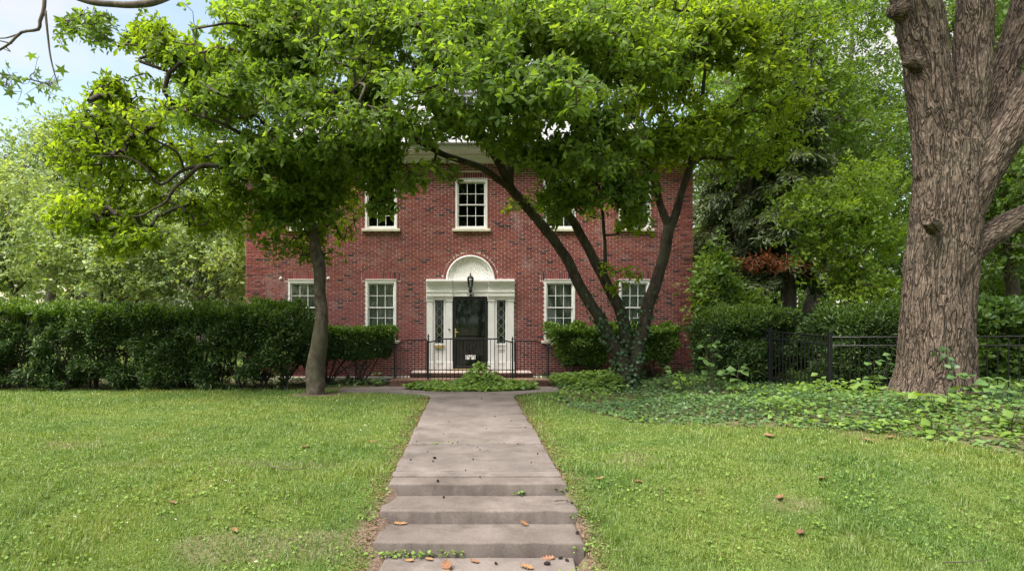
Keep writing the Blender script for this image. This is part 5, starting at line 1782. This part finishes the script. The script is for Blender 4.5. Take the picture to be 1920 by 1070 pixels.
def weed(label, x, y, h, n, L, mat=None, spread=.25, name='broadleaf_weed'):
    z = float(gz(x, y))
    t = thing(name, label, 'plant', (x, y, z), 'broad leaved weeds in the bed')
    m = MB()
    PP, DD = [], []
    ns = max(2, n // 5)
    for s in range(ns):
        a = rng.uniform(0, 2 * math.pi)
        tip = np.array([x + math.cos(a) * spread * rng.uniform(.3, 1), y + math.sin(a) * spread * rng.uniform(.3, 1), z + h * rng.uniform(.6, 1)])
        b0 = np.array([x + rng.normal(0, .03), y + rng.normal(0, .03), z - .02])
        Pp, Rr = smooth_path([b0, (b0 + tip) / 2 + rng.normal(size=3) * .03, tip], [.007, .005, .003], .06)
        m.tube(Pp, Rr, 5, False)
        for k in range(max(2, n // ns)):
            i = int(len(Pp) * rng.uniform(.35, .99))
            az = k * 2.4 + rng.normal() * .4
            PP.append(Pp[min(i, len(Pp) - 1)]); DD.append([math.cos(az), math.sin(az), rng.normal(.0, .2)])
    m.build('stem', M['twig'], t)
    me = new_mesh('leaf', LEAF8[0] * np.array([1, 1, 1.2]), LEAF8[1])
    for p, dv in zip(PP, DD):
        dv = norm(np.array(dv)); nn = np.array([0, -.35, 1]) + rng.normal(size=3) * .25
        nn = norm(nn - dv * (nn @ dv)); s = np.cross(nn, dv)
        l = L * rng.uniform(.6, 1.2); w = l * .8
        p = np.array(p) + dv * .03
        o = link('leaf', me, mat or M['leaf_weed'], t)
        o.matrix_basis = Matrix(((dv[0] * l, s[0] * w, nn[0] * l, p[0]), (dv[1] * l, s[1] * w, nn[1] * l, p[1]), (dv[2] * l, s[2] * w, nn[2] * l, p[2]), (0, 0, 0, 1)))
def wpx(px, d): return (px - VX) * d / F
for lab, px, d_, h, n, L, mt in (
        ('tall blue green weed leaning against the left side of the massive trunk', 1655, 11.2, 1.0, 22, .2, 'leaf_cover'),
        ('leafy weed at the front left foot of the massive trunk', 1702, 9.5, .38, 16, .16, 'leaf_weed'),
        ('light green weed right in front of the massive trunk', 1765, 9.0, .5, 22, .18, 'leaf_weed'),
        ('big leaved weed at the right foot of the massive trunk', 1808, 9.6, .62, 22, .2, 'leaf_cover'),
        ('pale weed low in the bed before the massive trunk', 1740, 8.3, .35, 20, .15, 'leaf_weed'),
        ('broad weed just right of the massive trunk by the pickets', 1850, 9.3, .45, 20, .19, 'leaf_cover'),
        ('bright weed in the bed near the right picture edge', 1885, 8.3, .42, 22, .18, 'leaf_weed'),
        ('weed clump at the right picture edge below the fence', 1905, 9.4, .5, 20, .18, 'leaf_cover'),
        ('yellowish weed in front of the fence gate post', 1545, 12.1, .62, 14, .13, 'leaf_weed'),
        ('weed in the bed below the fence gate', 1600, 10.4, .4, 18, .15, 'leaf_weed'),
        ('tall thin stemmed plant by the yew bush at the house corner', 1335, 13.8, 1.5, 30, .17, 'leaf_cover'),
        ('leafy plant in front of the yew bush near the house corner', 1375, 13.0, .8, 26, .2, 'leaf_cover'),
        ('yellow green plant between many stemmed tree and yew bush', 1285, 13.4, .7, 24, .15, 'leaf_weed'),
        ('bushy plant at the right foot of the many stemmed tree', 1250, 14.3, .6, 26, .16, 'leaf_cover'),
        ('leafy plant below the left shrub beside the stoop', 705, 16.3, .35, 14, .13, 'leaf_weed')):
    weed(lab, wpx(px, d_), d_, h, n, L, M[mt])
# a sprig of creeper on the big trunk
cre = thing('creeper_sprig', 'small green creeper clinging to the massive trunk', 'plant', at(1775, 700, 9.75))
q = np.array([at(1775 + rng.normal(0, 7), py, 9.93 + .03 * rng.normal()) for py in np.linspace(648, 700, 16)])
dv = norm(rng.normal(size=(16, 3)) * .6 + np.array([0, -.2, -.6]))
V, Fa = leaf_arrays(q, dv, np.tile([0, -1.0, .3], (16, 1)), rng.uniform(.08, .13, 16), rng.uniform(.06, .09, 16), LEAF4)
tag(link('leaves', new_mesh('leaves', V, Fa), M['leaf_ivy'], cre), kind='stuff')
MB().tube([at(1772, 770, 9.80), at(1778, 700, 9.95), at(1774, 650, 9.96)], .006, 5).build('stem', M['twig'], cre)

# ------------------------------------------------------------------ bough hanging in at the top left
bt = thing('overhanging_bough', 'bare grey bough with twigs hanging in at the top left corner', 'branch', at(255, 8, 8.0))
m = MB()
def boughtube(pts, r0, r1, d=8.0, wob=.03):
    P, R = smooth_path([at(px, py, d + (q[0] if q else 0)) for px, py, *q in pts], np.linspace(r0, r1, len(pts)), .06, wob, r0 * 100)
    m.tube(P, R, 8)
boughtube([(60, -75), (110, -22), (165, 3), (215, 9), (256, 10), (300, 2), (350, -30, .6), (450, -120, 1.2)], .03, .058)
boughtube([(84, -40), (84, 12), (75, 40), (72, 55), (40, 62), (22, 80), (4, 92), (-30, 110)], .026, .012)
boughtube([(40, 62), (12, 72), (-10, 72)], .012, .006)
boughtube([(22, 82), (5, 78), (-8, 76)], .010, .005)
boughtube([(10, 88), (20, 97), (2, 90)], .008, .004)
boughtube([(85, 20), (88, 60), (92, 100), (100, 135), (107, 155)], .016, .006)
m.build('bough', M['bark_back'], bt, True)
an = blobs([(170, 45, 8.0, 60, 30, .5), (195, 80, 8.0, 35, 18, .4), (120, 60, 8.0, 25, 22, .4)], 120, .25)
sk = np.array([at(px, py, 8.0) for px, py in ((120, -20), (170, 6), (215, 10), (190, 30), (150, 30), (125, 40))])
A, B, ra, rb, dr = grow(sk, None, an, .0035)
V, Q = segs_mesh(A, B, ra, rb, 4)
tag(link('twigs', new_mesh('twigs', V, Q), M['twig'], bt), kind='stuff')
Pv, Dv, Nv, Lv = whorl(an, dr, 6, .1, .1, .2)
V, Fa = leaf_arrays(Pv, Dv, Nv, Lv, Lv * .4, LEAF4)
tag(link('leaves', new_mesh('leaves', V, Fa), M['leaf_maple'], bt), kind='stuff')
# maple spray below it
STAR = []
for k in range(10):
    a = math.pi * 2 * k / 10
    rr = .5 if k % 2 == 0 else .2
    STAR.append([.5 + rr * math.cos(a), rr * math.sin(a) * 1.1, -.03 if k % 2 == 0 else .02])
STAR = (np.array(STAR + [[.5, 0, 0]]), np.array([[10, i, (i + 1) % 10] for i in range(10)]))
spray = thing('maple_spray', 'spray of lobed maple leaves at the left picture edge', 'branch', at(0, 150, 9))
k = 46
pp = np.array([at(rng.uniform(-40, 110), rng.normal(155, 16), 9 + rng.normal(0, .25)) for _ in range(k)])
dv = norm(rng.normal(size=(k, 3)) + np.array([0, 0, -.6]))
nv_ = norm(rng.normal(size=(k, 3)) * .6 + np.array([0, -.5, .7]))
Lv = rng.uniform(.13, .2, k)
V, Fa = leaf_arrays(pp, dv, nv_, Lv, Lv, STAR)
tag(link('leaves', new_mesh('leaves', V, Fa), M['leaf_wood'], spray), kind='stuff')
sk = np.array([at(px, py, 9) for px, py in ((-60, 120), (-20, 135), (20, 142), (60, 150), (95, 160))])
A, B, ra, rb, dr = grow(sk, None, pp, .003)
V, Q = segs_mesh(np.vstack([A, sk[:-1]]), np.vstack([B, sk[1:]]), np.concatenate([ra, np.full(4, .009)]), np.concatenate([rb, np.full(4, .007)]), 4)
tag(link('twigs', new_mesh('twigs', V, Q), M['twig'], spray), kind='stuff')

# ------------------------------------------------------------------ lawn
def lawn_ok(x, y):
    e = np.abs(x - PCX) - PHW
    n = vnoise(np.stack([x * 5, y * 5, 0 * x + 2], -1))
    ok = (e > -.03 + .10 * n) | (y > 14)
    fl = (y > 13.9) & (np.abs(x - PCX) < 2.55 + .1 * n) & (y > 13.98 + 1.0 * np.sqrt(np.clip(1 - (1 - np.clip((np.abs(x - PCX) - PHW) / 1.4, 0, 1)) ** 2, 0, 1)) - .06 + .1 * n)
    ok &= ~fl
    ok &= ~(in_poly(x, y - .25 * n, BED) | in_poly(x, y, BED_LEFT))
    ok &= ~((np.abs(x - PCX) < 3.3) & (y > 15.0))
    return ok


def lawn(n):
    u = rng.uniform(0, 1, n)
    y = 3.6 * (16.0 / 3.6) ** u                 # even in the picture
    px = rng.uniform(-160, 2080, n)
    x = (px - VX) * y / F
    k = lawn_ok(x, y)
    s = soil_amount(x, y)
    k &= rng.uniform(0, 1, n) > s * .8
    return x[k], y[k]
x, y = lawn(620000)
n = len(x)
P = np.stack([x, y, gz(x, y) - .004], -1)
cl = vnoise(np.stack([x * 7, y * 7, 0 * x], -1))
big = vnoise(np.stack([x * 1.1, y * 1.1, 0 * x + 4], -1))
ht = (.022 + .075 * cl * cl * big + .014 * big) * rng.uniform(.6, 1.4, n)
a = rng.uniform(0, 2 * math.pi, n)
lean = rng.normal(.0, .95, n)
Dv = np.stack([np.cos(a) * lean, np.sin(a) * lean, np.ones(n)], -1)
Nv = np.stack([np.cos(a), np.sin(a), np.zeros(n)], -1)
tuft = (vnoise(np.stack([x * 3.1, y * 3.1, 0 * x + 31], -1)) > .72) & (rng.uniform(0, 1, n) < .3)
ht = np.where(tuft, ht * rng.uniform(1.5, 2.6, n), ht)
V, Fa = leaf_arrays(P, Dv, Nv, ht, .0045 + .0009 * y * rng.uniform(.7, 1.2, n), BLADE)
tag(link('grass', new_mesh('grass', V, Fa), M['grass']), 'mown lawn grass on both sides of the walk', 'grass', kind='stuff')
# clover and other broad weeds in the lawn
x, y = lawn(32000)
pk = vnoise(np.stack([x * 1.7, y * 1.7, 0 * x + 11], -1)) * .6 + vnoise(np.stack([x * 6, y * 6, 0 * x + 13], -1)) * .4
k = pk > .53
x, y = x[k], y[k]
n = len(x)
P = np.stack([x, y, gz(x, y) + rng.uniform(.02, .06, n)], -1)
a = rng.uniform(0, 2 * math.pi, n)
Dv = np.stack([np.cos(a), np.sin(a), rng.normal(0, .25, n)], -1)
Nv = np.array([0, -.3, 1.0]) + rng.normal(size=P.shape) * .4
Lv = rng.uniform(.016, .036, n)
V, Fa = leaf_arrays(P, Dv, Nv, Lv, Lv * .9, LEAF4)
M['leaf_clover'] = leaf_mat('clover leaf', (.085, .15, .025), (.13, .22, .035), (.18, .27, .055), .3, .6, 2)
tag(link('clover', new_mesh('clover', V, Fa), M['leaf_clover']), 'clover and small weeds growing through the lawn', 'clover', kind='stuff')
x, y = lawn(700)
k = (x < -1.5) & (vnoise(np.stack([x * .9, y * .9, 0 * x + 21], -1)) > .55)
x, y = x[k][:70], y[k][:70]
P = np.repeat(np.stack([x, y, gz(x, y) + .065], -1), 6, 0)
dv = rdir(len(P)); dv[:, 2] = np.abs(dv[:, 2])
V, Fa = leaf_arrays(P, dv, rdir(len(P)), np.full(len(P), .014), np.full(len(P), .012), LEAF2)
tag(link('clover_blossom', new_mesh('clover_blossom', V, Fa), plain('white blossom', (.75, .72, .66), .8)), 'tiny white clover blossoms in the left lawn', 'clover', kind='stuff')
# small weeds in the cracks of the steps
pts = []
for cx_, cy2, zz, sx, k in ((-.78, 5.50, -.37, .16, 50), (-.45, 5.5, -.37, .22, 70), (-.1, 5.5, -.37, .05, 14), (1.08, 5.6, -.33, .10, 90), (1.12, 6.1, -.2, .06, 60), (1.08, 6.6, -.08, .05, 40), (-.9, 6.62, -.1, .05, 40), (-.95, 6.0, -.2, .06, 40), (.55, 6.57, -.12, .03, 14), (1.0, 5.1, -.37, .12, 60), (-.3, 8.61, .012, .25, 26)):
    pts.append(np.stack([rng.normal(cx_, sx, k), rng.normal(cy2, .025 if abs(cx_) < .9 else .07, k), zz + rng.uniform(.0, .05, k)], -1))
P = np.vstack(pts)
n = len(P)
a = rng.uniform(0, 2 * math.pi, n)
Dv = np.stack([np.cos(a), np.sin(a), rng.normal(.3, .4, n)], -1)
Lv = rng.uniform(.018, .045, n)
V, Fa = leaf_arrays(P, Dv, np.array([0, -.3, 1.0]) + rng.normal(size=P.shape) * .4, Lv, Lv * .7, LEAF4)
tag(link('crack_weeds', new_mesh('crack_weeds', V, Fa), M['leaf_weed']), 'small weeds growing in the cracks and ends of the steps', 'weeds', kind='stuff')
# dry thatch on the bare strips
x = np.concatenate([PCX + s * (PHW + np.abs(rng.normal(.02, .14, 4200)) * (1 + .0)) for s in (-1, 1)])
y = rng.uniform(4.4, 13.9, len(x)) ** 1.0
n = len(x)
P = np.stack([x, y, gz(x, y) + rng.uniform(.0, .015, n)], -1)
a = rng.uniform(0, 2 * math.pi, n)
Dv = np.stack([np.cos(a), np.sin(a), rng.normal(.05, .15, n)], -1)
V, Fa = leaf_arrays(P, Dv, np.tile([0, 0, 1.0], (n, 1)) + rng.normal(size=P.shape) * .3, rng.uniform(.02, .06, n), rng.uniform(.004, .012, n), LEAF2)
M['thatch'] = leaf_mat('dry thatch', (.1, .065, .045), (.22, .15, .1), (.38, .29, .19), .1, .8, 4)
tag(link('dry_thatch', new_mesh('dry_thatch', V, Fa), M['thatch']), 'dry brown thatch along both edges of the walk', 'thatch', kind='stuff')

# ------------------------------------------------------------------ fallen leaves, seed balls, sticks
def oak_leaf_mesh(seed, curl):
    r = np.random.default_rng(seed)
    V, Fl = [(0, 0, 0)], []
    nl = 5
    L_, R_, C_ = [], [], []
    for i in range(nl * 2 + 1):
        f = i / (nl * 2)
        w = (.14 if i % 2 == 0 else .36 * math.sin(math.pi * (.15 + .8 * f)) * r.uniform(.8, 1.15)) * (1 if 0 < i < nl * 2 else .25)
        z = curl * (.35 * (f - .5) ** 2 + .3 * w) + r.normal(0, .015)
        C_.append((f, 0, curl * .35 * (f - .5) ** 2 * .6)); L_.append((f + .05 * (i % 2), w, z + .02)); R_.append((f + .05 * (i % 2), -w, z))
    V = C_ + L_ + R_
    k = len(C_)
    for i in range(k - 1):
        Fl += [(i, i + 1, k + i + 1, k + i), (i + 1, i, 2 * k + i, 2 * k + i + 1)]
    V.append((-.25, .02, .05)); V.append((0, .012, .01)); V.append((0, -.012, .01))
    Fl.append((3 * k, 3 * k + 1, 3 * k + 2))
    m = MB().add(V, Fl)
    return m.mesh('fallen_leaf')
def walk_z(x, y):
    if abs(x - PCX) < PHW:
        if y > 6.6: return .018
        if y > 6.06: return -.119
        if y > 5.53: return -.244
        return -.37
    return float(gz(x, y)) + .045
def ground_at(px, py):
    d = 6.0
    for _ in range(25):
        x = (px - VX) * d / F
        z = walk_z(x, d)
        d = .5 * d + .5 * (F * (H - z) / (py - VY))
    return (px - VX) * d / F, d, z
for i, (lab, px, py, s, mt, curl) in enumerate((
        ('large curled red brown leaf standing on the lowest slab', 835, 1056, .16, 'leaf_fallen_red', 1.6),
        ('tan oak leaf on the left edge of the lowest slab', 775, 1051, .10, 'leaf_fallen', .8),
        ('small tan leaf below the lowest step', 812, 1049, .08, 'leaf_fallen', .9),
        ('reddish leaf lying against the lowest step', 882, 1049, .10, 'leaf_fallen_red', 1.0),
        ('orange leaf at the left end of the lowest tread', 738, 981, .14, 'leaf_fallen', .9),
        ('pale yellow leaf on the right of the lowest tread', 988, 985, .11, 'leaf_fallen', .5),
        ('pale leaf cut by the bottom of the picture', 1000, 1066, .13, 'leaf_fallen', .4),
        ('red brown leaf under the right end of the lowest step', 1040, 1046, .14, 'leaf_fallen_red', 1.2),
        ('tan leaf on the front of the lowest slab', 838, 1068, .12, 'leaf_fallen', .5),
        ('orange leaf in the left lawn near the walk', 575, 832, .18, 'leaf_fallen', .6),
        ('brown leaf in the grass near the left tree side of the walk', 706, 823, .13, 'leaf_fallen', .6),
        ('curled tan leaf low in the left lawn', 443, 993, .12, 'leaf_fallen', 1.0),
        ('small brown leaf at the middle of the left lawn', 318, 936, .1, 'leaf_fallen_red', 1.0),
        ('orange leaf in the right lawn beside the walk', 1119, 895, .12, 'leaf_fallen', .7),
        ('red brown leaf in the middle of the right lawn', 1464, 924, .12, 'leaf_fallen_red', .9),
        ('dark brown leaf in the right lawn below the bed', 1547, 891, .11, 'leaf_fallen_red', 1.2),
        ('rust leaf low in the right lawn', 1502, 989, .12, 'leaf_fallen_red', .9),
        ('brown curled leaf at the edge of the bed', 1435, 811, .2, 'leaf_fallen_red', 1.2),
        ('orange leaf at the bed edge left of the massive trunk', 1637, 823, .16, 'leaf_fallen', .7),
        ('rust orange leaf in the bed before the massive trunk', 1676, 815, .16, 'leaf_fallen', .7),
        ('tan leaf in the grass on the right near the walk', 1205, 899, .11, 'leaf_fallen', .6))):
    x, y, z = ground_at(px, py)
    o = link('fallen_leaf', oak_leaf_mesh(i, curl), M[mt])
    o.location = (x, y, z + (.004 if abs(x - PCX) < PHW else -.018))
    o.scale = (s * .95, s * 1.05, s * (1.0 if i == 0 else .55))
    o.rotation_euler = (random.uniform(-.18, .18) + (.5 if i == 0 else 0), random.uniform(-.18, .18), random.uniform(0, 6.28))
    tag(o, lab, 'leaf', 'fallen leaves')
# seed balls
m = MB()
n = 10
V, Fl = [], []
for i in range(n + 1):
    for j in range(14):
        th = math.pi * i / n; ph = 2 * math.pi * j / 14
        r = 1 + .22 * ((i + j) % 2) - .1
        V.append((r * math.sin(th) * math.cos(ph), r * math.sin(th) * math.sin(ph), r * math.cos(th)))
for i in range(n):
    for j in range(14): Fl.append((i * 14 + j, (i + 1) * 14 + j, (i + 1) * 14 + (j + 1) % 14, i * 14 + (j + 1) % 14))
seed_me = MB().add(V, Fl).mesh('seed_ball')
for px, py, s in ((815, 858, .022), (812, 864, .013), (770, 861, .014), (1008, 850, .016), (985, 801, .014), (930, 1056, .018), (1026, 1057, .026), (1051, 1046, .022), (1063, 1050, .02), (1083, 999, .024),
                  (1063, 938, .017), (1072, 940, .016), (887, 860, .012), (858, 829, .012), (832, 813, .012), (971, 832, .014), (912, 803, .012), (900, 842, .013), (996, 866, .012), (832, 932, .016), (821, 901, .017), (900, 893, .014),
                  (873, 881, .013), (802, 846, .012), (781, 827, .012), (842, 790, .012), (928, 780, .013), (958, 788, .014), (903, 747, .016), (786, 812, .012), (945, 830, .011), (895, 838, .011)):
    x, y, z = ground_at(px, py)
    s *= .68
    o = link('seed_ball', seed_me, M['seed'])
    o.location = (x, y, z + s * .75 - .006)
    o.scale = (s * random.uniform(.8, 1.3), s * random.uniform(.8, 1.6), s * .8)
    o.rotation_euler = (random.uniform(0, 3), random.uniform(0, 3), random.uniform(0, 3))
    where = ('on the lowest slab before the steps' if py > 1040 else 'at the right edge of the steps' if px > 1060 else 'on the walk just above the steps' if py > 870 else
             'halfway along the concrete walk' if py > 815 else 'on the far part of the walk towards the door')
    tag(o, 'small dark seed ball lying ' + where, 'seed ball', 'seed balls ' + where)
for lab, p in (('thin grey twig in the middle of the left lawn', [(495, 870), (520, 883), (555, 884), (580, 876)]),
               ('short grey stick standing up in the grass right of the steps', [(1237, 935), (1238, 922), (1240, 908)]),
               ('pale dry stalk at the bottom of the right lawn', [(1768, 1060), (1810, 1060), (1852, 1056)]),
               ('thin twig on the right end of the middle step', [(1040, 944), (1058, 943), (1078, 946)])):
    pts = [np.array(ground_at(*q)) + [0, 0, .03] for q in p]
    P_, R_ = smooth_path(pts, [.007, .003], .05, .03)
    o = MB().tube(P_, R_, 6).build('stick', M['bark_gray'])
    tag(o, lab, 'stick', 'sticks on the ground')
